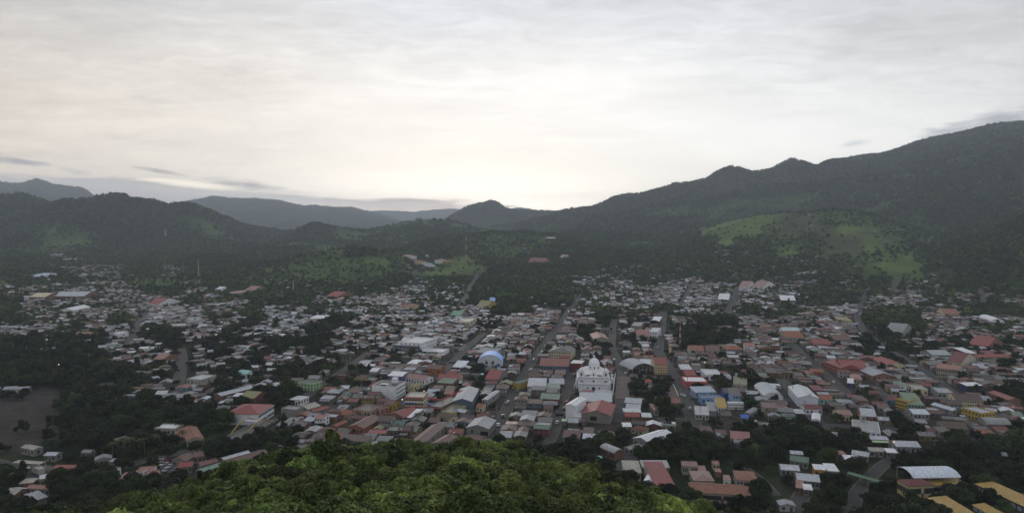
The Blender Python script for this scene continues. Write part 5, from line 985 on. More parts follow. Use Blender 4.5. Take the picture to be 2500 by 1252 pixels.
# ---- cream church tower on the right, yellow clock tower
def tower(name, label, px, py, w, h, col, cat='tower', cap='flat'):
    p = at(px, py, 270); r_ = empty(name, (p[0], p[1], p[2]), -R(8)); tag(r_, label, cat); RECTS.append((p[0], p[1], 1, 0, w/2, w/2))
    m = MB(); m.box(-w/2, w/2, -w/2, w/2, -1, h, col); m.build('shaft', M['wall'], r_)
    m = MB(); m.box(-w/2-.2, w/2+.2, -w/2-.2, w/2+.2, h, h+.4, tuple(c*.9 for c in col))
    if cap == 'cap': m.ring(0, 0, [(w/2*1.1, h+.4), (w/2*.8, h+1.2), (.1, h+2.2), (0, h+2.2)], (.4, .12, .08), 8)
    m.build('cap', M['wall'], r_)
    for s in (-1, 0, 1):
        if w > 3: o = MB(); o.box(s*w*.28-.3, s*w*.28+.3, -w/2-.06, -w/2+.05, h-2.6, h-.9, (.03, .03, .04)); o.build('bell_opening', M['glass'], r_)
    if w <= 3: o = MB(); o.box(-.5, .5, -w/2-.06, -w/2+.05, h-1.6, h-.6, (.03, .03, .04)); o.build('bell_opening', M['glass'], r_)
    return r_
tower('bell_tower', 'square cream bell tower of the church on the right', 2357, 890, 5.4, 8.5, (.52, .48, .36))
bld('church', 'cream church with red roof joined to the square bell tower', (2310, 882), (2347, 887), (2350, 868), 4.6, 'gx', 'dred', (.50, .46, .36), (1, 5, 2))
tower('clock_tower', 'slim yellow tower rising behind the orange hotel', 1636, 873, 1.8, 10.2, (.60, .50, .28))
tower('stair_tower', 'small concrete water tower by the street on the right quarter', 2106, 1038, 2.6, 5.2, (.40, .40, .38))
# ---- lattice masts
def mast(px, py, hpx, label, cols, wb=1.6):
    p = at(px, py, 270); r = hypot(p[0], p[1]); h = hpx*r/F0; root = empty('radio_mast', tuple(p)); tag(root, label, 'mast', 'lattice radio masts'); wb = max(wb, r*.0016); n = 7
    for k in range(n):
        m = MB(); z0, z1 = h*k/n, h*(k+1)/n; w0, w1 = wb*(1-.75*k/n)/2, wb*(1-.75*(k+1)/n)/2; q = [(-1, -1), (1, -1), (1, 1), (-1, 1)]; t = max(.10, r*.00022); col = cols[k % len(cols)]
        for i in range(4):
            a, b = q[i], q[(i+1) % 4]; m.bar((a[0]*w0, a[1]*w0, z0), (a[0]*w1, a[1]*w1, z1), t, col)
            for f in (0, .5): u0, u1 = w0+(w1-w0)*f, w0+(w1-w0)*(f+.5); zz0, zz1 = z0+(z1-z0)*f, z0+(z1-z0)*(f+.5); m.bar((a[0]*u0, a[1]*u0, zz0), (b[0]*u1, b[1]*u1, zz1), t*.7, col)
            m.bar((a[0]*w1, a[1]*w1, z1), (b[0]*w1, b[1]*w1, z1), t*.7, col)
        m.build('lattice_section', M['metal'], root)
    m = MB(); m.bar((0, 0, h), (0, 0, h*1.06), t, (.5, .5, .5)); m.build('antenna', M['metal'], root)
RW = [(.42, .07, .05), (.62, .60, .58)]
mast(1660, 849, 59, 'red and white radio mast in the upper right streets', RW)
mast(1585, 884, 62, 'thin red radio mast behind the wavy canopy', [(.34, .06, .05)], .9)
mast(1138, 642, 76, 'red and white mast on the far green meadow', RW)
mast(1178, 672, 28, 'short white mast at the top of the long straight street', [(.36, .33, .33), (.36, .18, .15)])
mast(485, 681, 42, 'white mast at the wood edge on the left side', [(.36, .36, .36)])
mast(404, 577, 16, 'small mast on the dark ridge above the village', [(.4, .4, .4)])
mast(716, 712, 26, 'grey mast over the far upper quarter', [(.4, .4, .4)])
# ---- plaza, park gazebo, lit sign, tank, court
def sheet(name, pts, lift, mat, col, kind='structure'):
    P_ = [at(px, py, 270) for px, py in pts]; m = MB(); m.face([(p[0], p[1], p[2]+lift) for p in P_], col); o = m.build(name, M[mat]); tag(o, kind=kind); return o
sheet('plaza', [(1500, 975), (1536, 975), (1536, 920), (1508, 920)], .30, 'plaza', (.1, .08, .07))
sheet('plaza', [(1536, 976), (1662, 980), (1650, 950), (1636, 925), (1537, 912)], .27, 'plaza', (.1, .08, .07))
sheet('parking_lot', [(975, 1083), (1012, 1086), (1035, 1042), (985, 1045)], .22, 'road', (.12, .12, .12))
sheet('parking_lot', [(1085, 856), (1132, 856), (1140, 840), (1088, 842)], .22, 'road', (.13, .13, .13))
sheet('parking_lot', [(395, 1150), (440, 1160), (425, 1120), (380, 1118)], .22, 'road', (.10, .10, .10))
sheet('forecourt', [(0, 1160), (100, 1175), (200, 1165), (120, 1135), (20, 1135)], .05, 'road', (.10, .095, .09))
sheet('sports_court', [(2330, 1205), (2400, 1225), (2400, 1200), (2350, 1190)], .2, 'road', (.11, .09, .085))
def gazebo():
    p = at(1583, 945, 270); root = empty('park_gazebo', (p[0], p[1], .3)); tag(root, 'red roofed gazebo in the middle of the park trees', 'gazebo'); RECTS.append((p[0], p[1], 1, 0, 3, 3))
    m = MB(); m.ring(0, 0, [(2.6, 3.6), (1.3, 4.6), (0, 5.6)], (.40, .07, .06), 8); m.build('roof', M['metal'], root)
    for k in range(8): a = k*pi/4; m = MB(); m.bar((2.2*cos(a), 2.2*sin(a), 0), (2.2*cos(a), 2.2*sin(a), 3.7), .18, (.5, .5, .48)); m.build('post', M['metal'], root)
    m = MB(); m.ring(0, 0, [(2.5, 0), (2.5, .4), (0, .4)], (.4, .38, .35), 8); m.build('floor', M['wall'], root)
gazebo()
def lit_sign():
    p = at(1669, 919, 270); root = empty('lit_sign', (p[0], p[1], 0), R(14)); tag(root, 'glowing red shop sign above the red roofed corner shop', 'sign')
    m = MB(); m.box(-1.35, 1.35, -.15, .15, 2.2, 5.0, (1.0, .015, .03)); m.build('panel', M['glow'], root)
    m = MB(); m.box(-.85, .15, -.22, -.15, 2.9, 3.4, (1.3, .75, .7)); m.box(-.2, .2, -.23, -.15, 2.6, 4.3, (1.3, .6, .55)); m.box(.3, .8, -.22, -.15, 3.6, 4.2, (1.2, .5, .5)); m.build('emblem', M['glow'], root)
    m = MB(); m.box(-.15, .15, -.12, .12, 0, 2.2, (.3, .3, .3)); m.build('post', M['metal'], root)
lit_sign()
def tank():
    root0 = LM['very long orange tiled school block above the trees']; p = at(1765, 1222, 270); root = empty('water_tank', (p[0], p[1], 0)); tag(root, 'round white water tank in front of the very long school block', 'tank')
    m = MB(); m.ring(0, 0, [(1.3, 1.8), (1.3, 3.0), (.9, 3.3), (0, 3.4)], (.60, .58, .54), 18); m.build('barrel', M['wall'], root, True)
    m = MB(); m.box(-1.2, 1.2, -1.2, 1.2, -.5, 1.8, (.36, .33, .29)); m.build('plinth', M['wall'], root)
tank()
# ---- street lamps that are lit
LAMPS = [(985, 738, 'by the two tier pagoda house'), (1047, 740, 'right of the two tier pagoda house'), (1019, 745, 'just behind the pagoda house trees'), (836, 737, 'beside the bright red far roof'), (1133, 818, 'where the narrow street meets the upper town'), (1204, 826, 'in the trees behind the gym'),
         (874, 866, 'in the streets left of the hospital'), (1388, 772, 'on the far end of the wide street'), (1192, 712, 'near the top of the long straight street'), (152, 904, 'lower one in the dark woods'), (146, 909, 'second lower one in the dark woods'), (1719, 903, 'on the green behind the white store'),
         (1036, 977, 'at the cream building corner'), (983, 999, 'at the shop canopy by the narrow street'), (1321, 897, 'at the long market corner'), (2178, 1108, 'by the road bend house'), (1271, 830, 'at the left kerb of the wide street')]
for i, (px, py, wh) in enumerate(LAMPS):
    p = at(px, py, 270); r = hypot(p[0], p[1]); s = .14+r*.00034; h = 6.0; root = empty('street_lamp', tuple(p)); tag(root, 'lit street lamp '+wh, 'street lamp', 'lit street lamps')
    m = MB(); m.bar((0, 0, 0), (0, 0, h), .14, (.3, .3, .3)); m.bar((0, 0, h), (0, -1.2, h+.2), .1, (.3, .3, .3)); m.build('pole', M['metal'], root)
    m = MB(); m.box(-s, s, -1.2-s, -1.2+s, h, h+.25+s*.5, (1.6, 1.35, .75) if i % 3 else (1.5, .8, .4), bottom=True); m.build('lamp_head', M['glow'], root)
# ---- cars
CARC = [((.62, .63, .64), 'white'), ((.35, .36, .38), 'silver'), ((.03, .03, .035), 'black'), ((.30, .03, .03), 'red'), ((.04, .08, .25), 'blue'), ((.5, .33, .03), 'yellow'), ((.10, .10, .11), 'grey')]
def make_car(col, pick=False):
    root = empty('parked_car'); m = MB(); m.box(-.9, .9, -2.15, 2.15, .35, .95, col, bottom=True)
    m.face([(-.88, -2.15, .95), (.88, -2.15, .95), (.86, -1.1, 1.02), (-.86, -1.1, 1.02)], col); m.build('body', M['car'], root)
    m = MB(); y0, y1 = (-1.2, 1.5) if not pick else (-1.1, .4)
    b = [(-.85, y0, .95), (.85, y0, .95), (.85, y1, .95), (-.85, y1, .95)]; t = [(-.7, y0+.5, 1.48), (.7, y0+.5, 1.48), (.7, y1-.35, 1.48), (-.7, y1-.35, 1.48)]
    for i in range(4): j = (i+1) % 4; m.face([b[i], b[j], t[j], t[i]], (.02, .025, .03))
    m.build('windows', M['glass'], root); root.children[-1].name = 'window'
    m = MB(); m.slab(t, -.04, col); m.build('roof', M['car'], root)
    for x in (-.82, .82):
        for y in (-1.35, 1.35): m = MB(); m.ring(0, 0, [(0, -.1), (.33, -.1), (.33, .1), (0, .1)], (.02, .02, .02), 12); m.v = [(x+zz, y+xx, .33+yy) for xx, yy, zz in m.v]; m.build('wheel', M['metal'], root)
    return root
def copy_tree(o, parent=None):
    c = o.copy(); C.objects.link(c); c.parent = parent
    for ch in list(o.children): copy_tree(ch, c)
    return c
protoc = {}
def car(px, py, ci, ang, where, moving=False):
    p = at(px, py, 270); key = ci
    first = key not in protoc
    if first: protoc[key] = make_car(CARC[ci][0], ci == 0)
    o = protoc[key] if first else copy_tree(protoc[key])
    o.location = (p[0], p[1], p[2]+.12); o.rotation_euler = (0, 0, ang); tag(o, '%s car %s' % (CARC[ci][1], where), 'car', 'cars parked and driving in the streets')
car(1668, 967, 0, R(10), 'driving down the avenue beside the park')
for k, (px, py, ci, wh) in enumerate([(985, 1052, 4, 'in the yard by the long market shed, innermost'), (990, 1058, 6, 'in the yard by the long market shed'), (1002, 1054, 3, 'beside the long market shed'), (1012, 1053, 0, 'under the edge of the long market shed'), (976, 1062, 5, 'in the yard, low by the brow trees'), (979, 1068, 4, 'in the yard, lowest by the brow trees'), (1008, 1048, 2, 'at the back of the market yard'), (995, 1047, 1, 'at the gate of the market yard'),
        (912, 1036, 0, 'parked on the narrow street below the rust warehouse'), (930, 1022, 6, 'parked on the narrow street beside the red roofed shop'), (1025, 951, 0, 'on the narrow street below the zinc corner roof'), (997, 977, 1, 'beneath the office block'), (1296, 904, 0, 'coming down the wide street near the long market'), (1303, 880, 1, 'on the wide street left of the long market'), (1331, 846, 0, 'on the wide street left of the hotel'), (1240, 985, 1, 'parked on the lower wide street'), (1228, 1018, 2, 'parked on the wide street by the zinc workshop'), (1216, 1040, 0, 'parked on the wide street near its lower end'), (1262, 957, 6, 'on the wide street near the orange fronted house'),
        (1614, 820, 0, 'high on the park avenue'), (1606, 850, 1, 'on the park avenue behind the hotel'), (1528, 912, 0, 'at the plaza corner behind the church'), (1534, 907, 1, 'second at the plaza corner behind the church'), (1690, 975, 2, 'parked where the avenue passes the blue fronted shop'), (1684, 1000, 1, 'low on the avenue'), (1377, 1000, 6, 'in the church side street beside the tall white warehouse'), (1383, 985, 3, 'in the church side street, higher up'), (1360, 1035, 1, 'in the church side street, low down'),
        (1100, 850, 0, 'in the hospital car park'), (1108, 848, 6, 'second in the hospital car park'), (1117, 847, 0, 'third in the hospital car park'), (1126, 845, 2, 'fourth in the hospital car park'), (1095, 854, 1, 'at the near edge of the hospital car park'), (1112, 853, 3, 'at the middle edge of the hospital car park'),
        (400, 1136, 0, 'in the lot beside the hillside villa'), (408, 1130, 3, 'in the lot beside the hillside villa, farther back'), (414, 1142, 0, 'in the lot by the dark red shed'), (405, 1150, 1, 'lowest in the lot by the hillside villa'), (392, 1128, 0, 'at the back of the lot by the villa'), (428, 1150, 6, 'in the lot under the dark red shed'),
        (1553, 1152, 0, 'parked in front of the beige sloping roofed shop'), (1939, 958, 1, 'on the street left of the big white warehouse'), (1975, 1003, 2, 'on the street below the big white warehouse'), (2035, 934, 0, 'on the slanting street in the right quarter'), (2290, 935, 6, 'on the slanting street by the beige apartment block'), (60, 1150, 0, 'on the forecourt of the fuel station'), (215, 1163, 4, 'on the road left of the little chapel'), (600, 1092, 4, 'by the stalls at the bridge head'), (560, 1084, 1, 'on the road before the bridge'), (1142, 716, 1, 'on the far long straight street')]):
    car(px, py, ci, -R(10)+R(rnd.uniform(-15, 15))+(pi/2 if k < 8 else 0), wh)
def van(px, py, label):
    p = at(px, py, 270); root = empty('box_truck', tuple(p), R(60)); tag(root, label, 'truck', None)
    m = MB(); m.box(-1.2, 1.2, -2.6, 2.0, .7, 3.2, (.52, .48, .44), bottom=True); m.build('cargo_box', M['car'], root)
    m = MB(); m.box(-1.1, 1.1, 2.05, 3.6, .5, 2.3, (.6, .6, .6), bottom=True); m.build('cab', M['car'], root)
    m = MB(); m.box(-1.0, 1.0, 3.6, 3.64, 1.3, 2.1, (.02, .02, .03)); m.build('windscreen', M['glass'], root)
    for x in (-1.05, 1.05):
        for y in (-1.8, 2.8): m = MB(); m.ring(0, 0, [(0, -.14), (.45, -.14), (.45, .14), (0, .14)], (.02, .02, .02), 12); m.v = [(x+zz, y+xx, .45+yy) for xx, yy, zz in m.v]; m.build('wheel', M['metal'], root)
van(95, 1158, 'beige box truck parked before the fuel station')
# ------------------------------------------------------------ words for the many houses and trees
ANCH = [('the church', 1449, 925), ('the blue arched gym', 1194, 885), ('the white office block', 940, 955), ('the cream corner building', 1012, 985), ('the grey hospital', 1000, 845), ('the cream hotel', 1365, 860), ('the orange hotel', 1612, 895), ('the lit red sign', 1669, 912),
 ('the white warehouse on the right', 1975, 970), ('the brick red college', 2070, 895), ('the cream bell tower', 2357, 878), ('the red hipped school', 625, 1005), ('the yellow arch bridge', 600, 1055), ('the big grey warehouse', 1145, 965), ('the white market hall', 1600, 1068), ('the red supermarket', 1625, 1165),
 ('the long tiled school', 1765, 1195), ('the white canopy', 2270, 1150), ('the dark red school roof', 2240, 1180), ('the pale green house', 750, 940), ('the white porch house', 770, 775), ('the bright red far roof', 810, 720), ('the teal roof on the left', 588, 907), ('the red and white street mast', 1660, 830),
 ('the slim yellow tower', 1636, 855), ('the salmon gabled hall', 1470, 822), ('the white columned school', 1720, 852), ('the pink school', 1830, 698), ('the pagoda house', 985, 746), ('the green roof uptown', 1110, 766), ('the vivid blue roof', 1202, 733), ('the straight far street', 1150, 690), ('the far market', 430, 735), ('the white tall block', 532, 703),
 ('the hillside village', 200, 625), ('the long white row', 165, 720), ('the white barn', 162, 753), ('the orange roof in the woods', 193, 815), ('the white cube house', 282, 812), ('the leftmost avenue', 438, 910), ('the fuel station', 60, 1128), ('the hillside villa', 330, 1155), ('the lower market', 500, 1130), ('the brown tiled villa', 470, 1060), ('the bare field', 70, 980),
 ('the orange tiled row', 1943, 818), ('the climbing avenue house', 2065, 778), ('the long school roof', 2180, 803), ('the tiled house at the wood edge', 2323, 762), ('the arched roof at the edge', 2437, 780), ('the broad red edge roof', 2388, 838), ('the beige apartment block', 2315, 910), ('the yellow striped building', 2200, 980), ('the cream galleries', 2368, 975), ('the yellow walled store', 2413, 1000), ('the brown warehouse', 2338, 1040),
 ('the vivid orange wall', 2003, 1142), ('the road bend house', 2219, 1085), ('the yellow roofed house', 1763, 985), ('the pale blue building', 1725, 953), ('the plaza', 1518, 950), ('the red gate hall', 1455, 1005), ('the gallery shop', 1310, 938), ('the long rust shed', 1030, 1065), ('the zinc workshop', 1165, 1040), ('the olive roof house', 603, 962), ('the white roof uptown', 1600, 781), ('the white row at the wood', 1925, 730), ('the hill villas', 1035, 640), ('the lone lodge', 1310, 637),
 ('the school courtyard', 2350, 1210), ('the rust corner warehouse', 880, 1035), ('the long market', 1353, 886), ('the park', 1590, 940), ('the tailing palms', 340, 1100), ('the green meadow hill', 1900, 560), ('the sports hall', 1805, 1065), ('the zinc yard wall', 2120, 1045), ('the hillside woods', 2400, 620), ('the first green hill', 860, 625)]
ANCH = [(a.replace('the tailing palms', 'the royal palms'), x, y) for a, x, y in ANCH]
ORD = 'nearest second third fourth fifth sixth seventh eighth ninth tenth eleventh twelfth thirteenth fourteenth fifteenth sixteenth seventeenth eighteenth nineteenth twentieth'.split()
TENS = ['', '', 'twenty', 'thirty', 'forty', 'fifty', 'sixty', 'seventy', 'eighty', 'ninety']
def ordw(k):
    if k < 20: return ORD[k]
    n = k+1
    if n % 10 == 0: return TENS[n//10][:-1]+'ieth' if n < 100 else 'hundredth'
    return TENS[(n//10) % 10]+' '+['', 'first']+[] if False else TENS[(n//10) % 10]+'-'+['', 'first', 'second', 'third', 'fourth', 'fifth', 'sixth', 'seventh', 'eighth', 'ninth'][n % 10]
def relabel(items, fmt):
    """items: (object, pixel x, pixel y, look, extra); label = ordinal look, relation to the nearest landmark"""
    G = {}
    for o, px, py, look, extra in items:
        d = [hypot(px-x, (py-y)*1.6) for _, x, y in ANCH]; i = int(np.argmin(d)); dx, dy = px-ANCH[i][1], (py-ANCH[i][2])*1.6
        rel = ('to the right of' if dx > 0 else 'to the left of') if abs(dx) > abs(dy) else ('in front of' if dy > 0 else 'behind')
        G.setdefault((look, rel, ANCH[i][0]), []).append((d[i], o, extra))
    for (look, rel, a), L in G.items():
        L.sort(key=lambda q: q[0])
        for k, (_, o, extra) in enumerate(L): o['label'] = fmt % (ordw(k) if len(L) > 1 else 'the', look, rel, a)+(extra if len(extra.split())+len((fmt % ('x', look, rel, a)).split()) <= 15 else '')
# ------------------------------------------------------------ infill houses
PAL_C = [('rust', (.115, .066, .055), 24), ('red', (.215, .055, .048), 10), ('dark red', (.13, .042, .042), 8), ('brown', (.10, .078, .068), 13), ('grey', (.22, .23, .24), 16), ('zinc', (.40, .43, .47), 15), ('white', (.62, .65, .69), 6), ('green', (.12, .19, .15), 4), ('orange', (.27, .115, .07), 3), ('pink', (.32, .19, .17), 1), ('olive', (.20, .20, .11), 1)]
PAL_O = [('zinc', (.40, .43, .47), 27), ('grey', (.23, .24, .25), 26), ('white', (.62, .65, .69), 11), ('rust', (.12, .078, .066), 15), ('brown', (.115, .095, .082), 13), ('red', (.22, .075, .06), 3), ('orange', (.26, .14, .10), 2), ('green', (.14, .20, .17), 2), ('teal', (.26, .46, .43), 1)]
PAL_L = [('zinc', (.38, .39, .41), 30), ('brown', (.15, .12, .105), 25), ('grey', (.26, .255, .25), 25), ('white', (.55, .56, .58), 8), ('rust', (.15, .085, .07), 8), ('orange', (.28, .14, .10), 4)]
WALLS = [((.40, .37, .31), 'beige walled', 5), ((.50, .46, .36), 'cream walled', 4), ((.24, .235, .225), 'grey walled', 7), ((.56, .56, .55), 'white walled', 4), ((.22, .12, .09), 'brick walled', 3), ((.42, .24, .16), 'peach walled', 1), ((.28, .38, .30), 'green walled', 1), ((.26, .36, .48), 'blue walled', 1), ((.46, .36, .12), 'yellow walled', 1), ((.36, .16, .13), 'rose walled', 1)]
def pick(L):
    t = rnd.uniform(0, sum(q[2] for q in L))
    for q in L:
        t -= q[2]
        if t <= 0: return q
    return L[-1]
def in_frame(px, py, m=25): return -m < px < W0+m and py < H0+m
# what the near spur hides
def spur_hidden(x, y, zt):
    d = np.array([x, y, zt-ZC]); t = np.linspace(.12, .8, 40)[:, None]; q = d*t
    return bool(np.any(hgt(q[:, 0], q[:, 1])+3.5 > ZC+q[:, 2])) if hypot(x, y) < 700 else False
OPEN_ = [(1400, 1480, 1034, 1056), (1512, 1532, 975, 1030)]
def open_px(px, py): return any(a < px < b and c < py < d for a, b, c, d in OPEN_)
rnd = random.Random(21); cells = []
_i, _j = np.meshgrid(np.arange(-220, 220), np.arange(12, 290), indexing='ij'); g_ = np.random.RandomState(21)
_s = _i.ravel()*8.5+g_.uniform(-1.1, 1.1, _i.size); _t = _j.ravel()*9.0+g_.uniform(-1.2, 1.2, _i.size)
_x, _y = E1[0]*_s+E2[0]*_t, E1[1]*_s+E2[1]*_t; _r = np.hypot(_x, _y); _z = hgt(_x, _y); _px, _py = proj(_x, _y, _z)
_ok = (_r > 225) & (_r < 2500) & (_y > 170) & ~((_r < 300) & (_z > 7)) & (_px > -40) & (_px < W0+40) & (_py < H0+40)
_jx, _jy = fbm(_x/45, _y/45, 2, 31)*26, fbm(_x/45, _y/45, 2, 37)*10; _cl = vnoise(_x/24, _y/24, 77)
cells = [tuple(map(float, q)) for q in np.stack([_x, _y, _z, _r, _px, _py, _jx, _jy, _cl], 1)[_ok]]
houses, tree_pts = [], []
DENS = {'D': .97, 'o': .54, ':': .15, '.': .006, 'g': .004, 'G': .0, 't': .012, 'r': .004, 'b': .0}
TREED = {'D': .55, 'o': .90, ':': 1.0, '.': 1.0, 'g': .38, 'G': .04, 't': .80, 'r': .07, 'b': .02}
for x, y, zz, r, px, py, jx, jy, cl in cells:
    ch = land(px+jx, py+jy); sd = street_dist(x, y) if r < 1700 else 99.0
    if r > 2150 and ch not in ':o': continue
    pd = DENS[ch]
    if ch == 'o': pd = (.80 if cl > -.05 else .26) if r < 1250 else (.62 if cl > 0 else .12)
    if ch == ':': pd = (.42 if cl > .15 else .14) if py < 735 else (.30 if cl > .35 else .09)
    if ch == 'D': pd = .45 if cl > .62 else .95
    blocked = open_px(px, py) or (1532 < px < 1655 and 905 < py < 982) or (1500 < px < 1540 and 915 < py < 978)
    isb = (not blocked) and rnd.random() < pd and sd > 3.9 and not occupied(x, y, 4.0)
    if isb: houses.append([x, y, zz, r, px, py, ch, sd])
    elif not blocked and not occupied(x, y, 2.5) and sd > 3.2:
        if rnd.random() < TREED[ch]: tree_pts.append((x, y, zz, r, px, py, ch))
        if ch in '.:' and rnd.random() < .15: 
            xx, yy = x+rnd.uniform(-5, 5), y+rnd.uniform(-5, 5)
            if not occupied(xx, yy, 2.5) and street_dist(xx, yy) > 3: tree_pts.append((xx, yy, float(hgt(xx, yy)), r, px, py, ch))
    if ch == 'D' and isb and rnd.random() < .13: tree_pts.append((x+4.5, y+5, zz, r, px, py, 'y'))
    if ch == 'o' and isb and rnd.random() < .4: tree_pts.append((x+5, y+5.5, zz, r, px, py, 'y'))
# the park and a few named clumps
for _ in range(80):
    px, py = rnd.uniform(1540, 1640), rnd.uniform(925, 972)
    if abs(px-1583) < 7 and py > 930: continue
    p = at(px, py, 270); tree_pts.append((p[0], p[1], p[2], hypot(p[0], p[1]), px, py, 'p'))
vis = []
for h_ in houses:
    x, y, zz, r, px, py, ch, sd = h_
    w = rnd.uniform(5.6, 9.6); d = rnd.uniform(6.0, 9.6); n_ = rnd.random()
    if ch in '.:o' : w *= rnd.uniform(.78, 1.0); d *= rnd.uniform(.7, .95)
    ht = rnd.uniform(2.1, 3.0)
    if ch == 'D' and n_ < .10: ht = rnd.uniform(4.2, 5.2)
    k = street_dir(x, y); dd = hypot(_SP[k, 0]-x, _SP[k, 1]-y)
    base = G_ANG if x > -150 else G_ANG+(x+150)/100*R(22) if x > -260 else R(-16)
    ang = -base
    if dd < 45 and 0 < k < len(_SP)-1:
        t_ = _SP[k+1]-_SP[k-1]
        if hypot(*t_) < 40: ang = atan2(t_[1], t_[0]); ang = (ang+pi/4) % (pi/2)-pi/4
    if ch in ':.': ang += R(rnd.uniform(-35, 35))
    else: ang += R(rnd.uniform(-4, 4))
    pal = PAL_C if (px > 780 and py > 770 and not (px < 1250 and py < 860)) else PAL_L if (px < 620 and py < 780) or (px > 2000 and py < 780) else PAL_O
    rn, rc, _ = pick(pal); v = rnd.uniform(.5, 1.15); rc = tuple(min(.72, c*v) for c in rc)
    wc, wn, _ = pick(WALLS); v = rnd.uniform(.35, .75); wc = tuple(c*v for c in wc)
    roof = rnd.choices(['gx', 'gy', 'shed', 'shedb', 'hip', 'flat'], [34, 20, 20, 8, 7, 11])[0]
    if roof == 'flat' and rn in ('rust', 'red', 'dark red', 'orange', 'pink'): roof = 'gx'
    inf = in_frame(px, py, 0)
    hid = (not inf) or spur_hidden(x, y, zz+ht+1)
    vis.append([hid, (w*ht+w*d*(ZC-zz)/r)/r**2, x, y, zz, px, py, w, d, ht, ang, roof, rc, wc, rn, wn])
vis.sort(key=lambda q: (q[0], -q[1]))
NH = 286
RK = dict(gx='gabled', gy='end gabled', shed='sloping', shedb='sloping', hip='hipped', flat='flat')
items = []
for q in vis[:NH]:
    hid, _, x, y, zz, px, py, w, d, ht, ang, roof, rc, wc, rn, wn = q
    root = empty('town_house', (x, y, zz), ang); tag(root, None, 'house', 'houses packed in the streets of the town')
    wl, rf = shell(w, d, ht, roof, rc, wc, rnd.uniform(.22, .36), .3, -1.0)
    if roof != 'flat' and rnd.random() < .55:     # a second lean-to roof with its own sheets
        u = rnd.uniform(.8, 1.3); rc2 = tuple(min(.7, c*rnd.uniform(.6, 1.35)) for c in rc) if rnd.random() < .6 else pick(PAL_C)[1]
        s_ = rnd.choice((-1, 1)); a = MB(); xw = w/2*rnd.uniform(.4, .95); yl = d/2
        a.slab([(-xw, -s_*0+(-yl-1.8 if s_ < 0 else yl), ht*.72), (xw, (-yl-1.8 if s_ < 0 else yl), ht*.72), (xw, (-yl if s_ < 0 else yl+1.8), ht*.72+(.5 if s_ < 0 else -.2)), (-xw, (-yl if s_ < 0 else yl+1.8), ht*.72+(.5 if s_ < 0 else -.2))], .1, rc2)
        a.build('lean_to', M['roof'], root)
    if rnd.random() < .4:                  # patched sheets
        n_ = rnd.randint(1, 3)
        for _ in range(n_):
            if roof == 'gx':
                X = rnd.uniform(-w/2+1, w/2-1.6); pi_ = [v_ for v_ in rf.v[:4]]; z0_, z1_ = rf.v[0][2], rf.v[2][2]; f0, f1 = sorted((rnd.uniform(.05, .9), rnd.uniform(.05, .9)))
                if f1-f0 > .15:
                    Yy = lambda f: -d/2+d/2*f
                    rf.slab([(X, Yy(f0), z0_+(z1_-z0_)*f0+.15), (X+.85, Yy(f0), z0_+(z1_-z0_)*f0+.15), (X+.85, Yy(f1), z0_+(z1_-z0_)*f1+.15), (X, Yy(f1), z0_+(z1_-z0_)*f1+.15)], .03, rnd.choice([(.6, .62, .65), (.09, .06, .05), (.3, .3, .31)]))
    wl.build('wall', M['wall'], root); rf.build('roof', M['tile' if rn == 'orange' else 'roof'], root)
    windows(root, w, d, ht, 2 if ht > 4.2 else 1, rnd.choice((2, 3, 3, 4)), rnd.choice((1, 2)), -1 if x > 0 else 1, .3 if roof != 'flat' else 0)
    if rnd.random() < .16:
        m = MB(); tx, ty = rnd.uniform(-w/4, w/4), d/2+.9; m.ring(tx, ty, [(.55, ht+.2), (.55, ht+1.2), (.2, ht+1.4), (0, ht+1.4)], rnd.choice([(.03, .05, .10), (.02, .02, .02), (.05, .12, .35)]), 10); m.box(tx-.5, tx+.5, ty-.5, ty+.5, -.5, ht+.2, (.2, .19, .18)); m.build('water_tank', M['metal'], root)
    items.append((root, px, py, '%s %s roofed house' % (rn, RK[roof]), ', '+wn))
relabel(items, '%s %s %s %s')
far = MB(); far.mi = []
for q in vis[NH:]:
    hid, _, x, y, zz, px, py, w, d, ht, ang, roof, rc, wc, rn, wn = q
    r = hypot(x, y)
    wl, rf = shell(w, d, ht, roof if roof != 'hip' else 'gx', rc, wc, rnd.uniform(.22, .36), .3, -2.5)
    if roof != 'flat' and rnd.random() < .4:
        xw = w/2*rnd.uniform(.4, .95); rc2 = tuple(min(.7, c*rnd.uniform(.5, 1.5)) for c in rc) if rnd.random() < .5 else pick(PAL_C)[1]
        rf.slab([(-xw, -d/2-1.8, ht*.7), (xw, -d/2-1.8, ht*.7), (xw, -d/2, ht*.7+.5), (-xw, -d/2, ht*.7+.5)], .1, rc2)
    if r < 900:
        xi, yi = w/2-.3, d/2-.3
        for k in range(3): c = -xi+(k+.5)*2*xi/3; wl.box(c-.5, c+.5, -yi-.05, -yi, ht*.35 if k != 1 else .1, ht*.75, (.03, .035, .04))
    nw = len(wl.f); wl.add(rf); wl.xf(ang, (x, y, zz)); b = len(far.v)
    far.v += wl.v; far.f += [tuple(b+i for i in f) for f in wl.f]; far.c += wl.c; far.mi = getattr(far, 'mi', []); far.mi += [0]*nw+[1]*(len(wl.f)-nw)
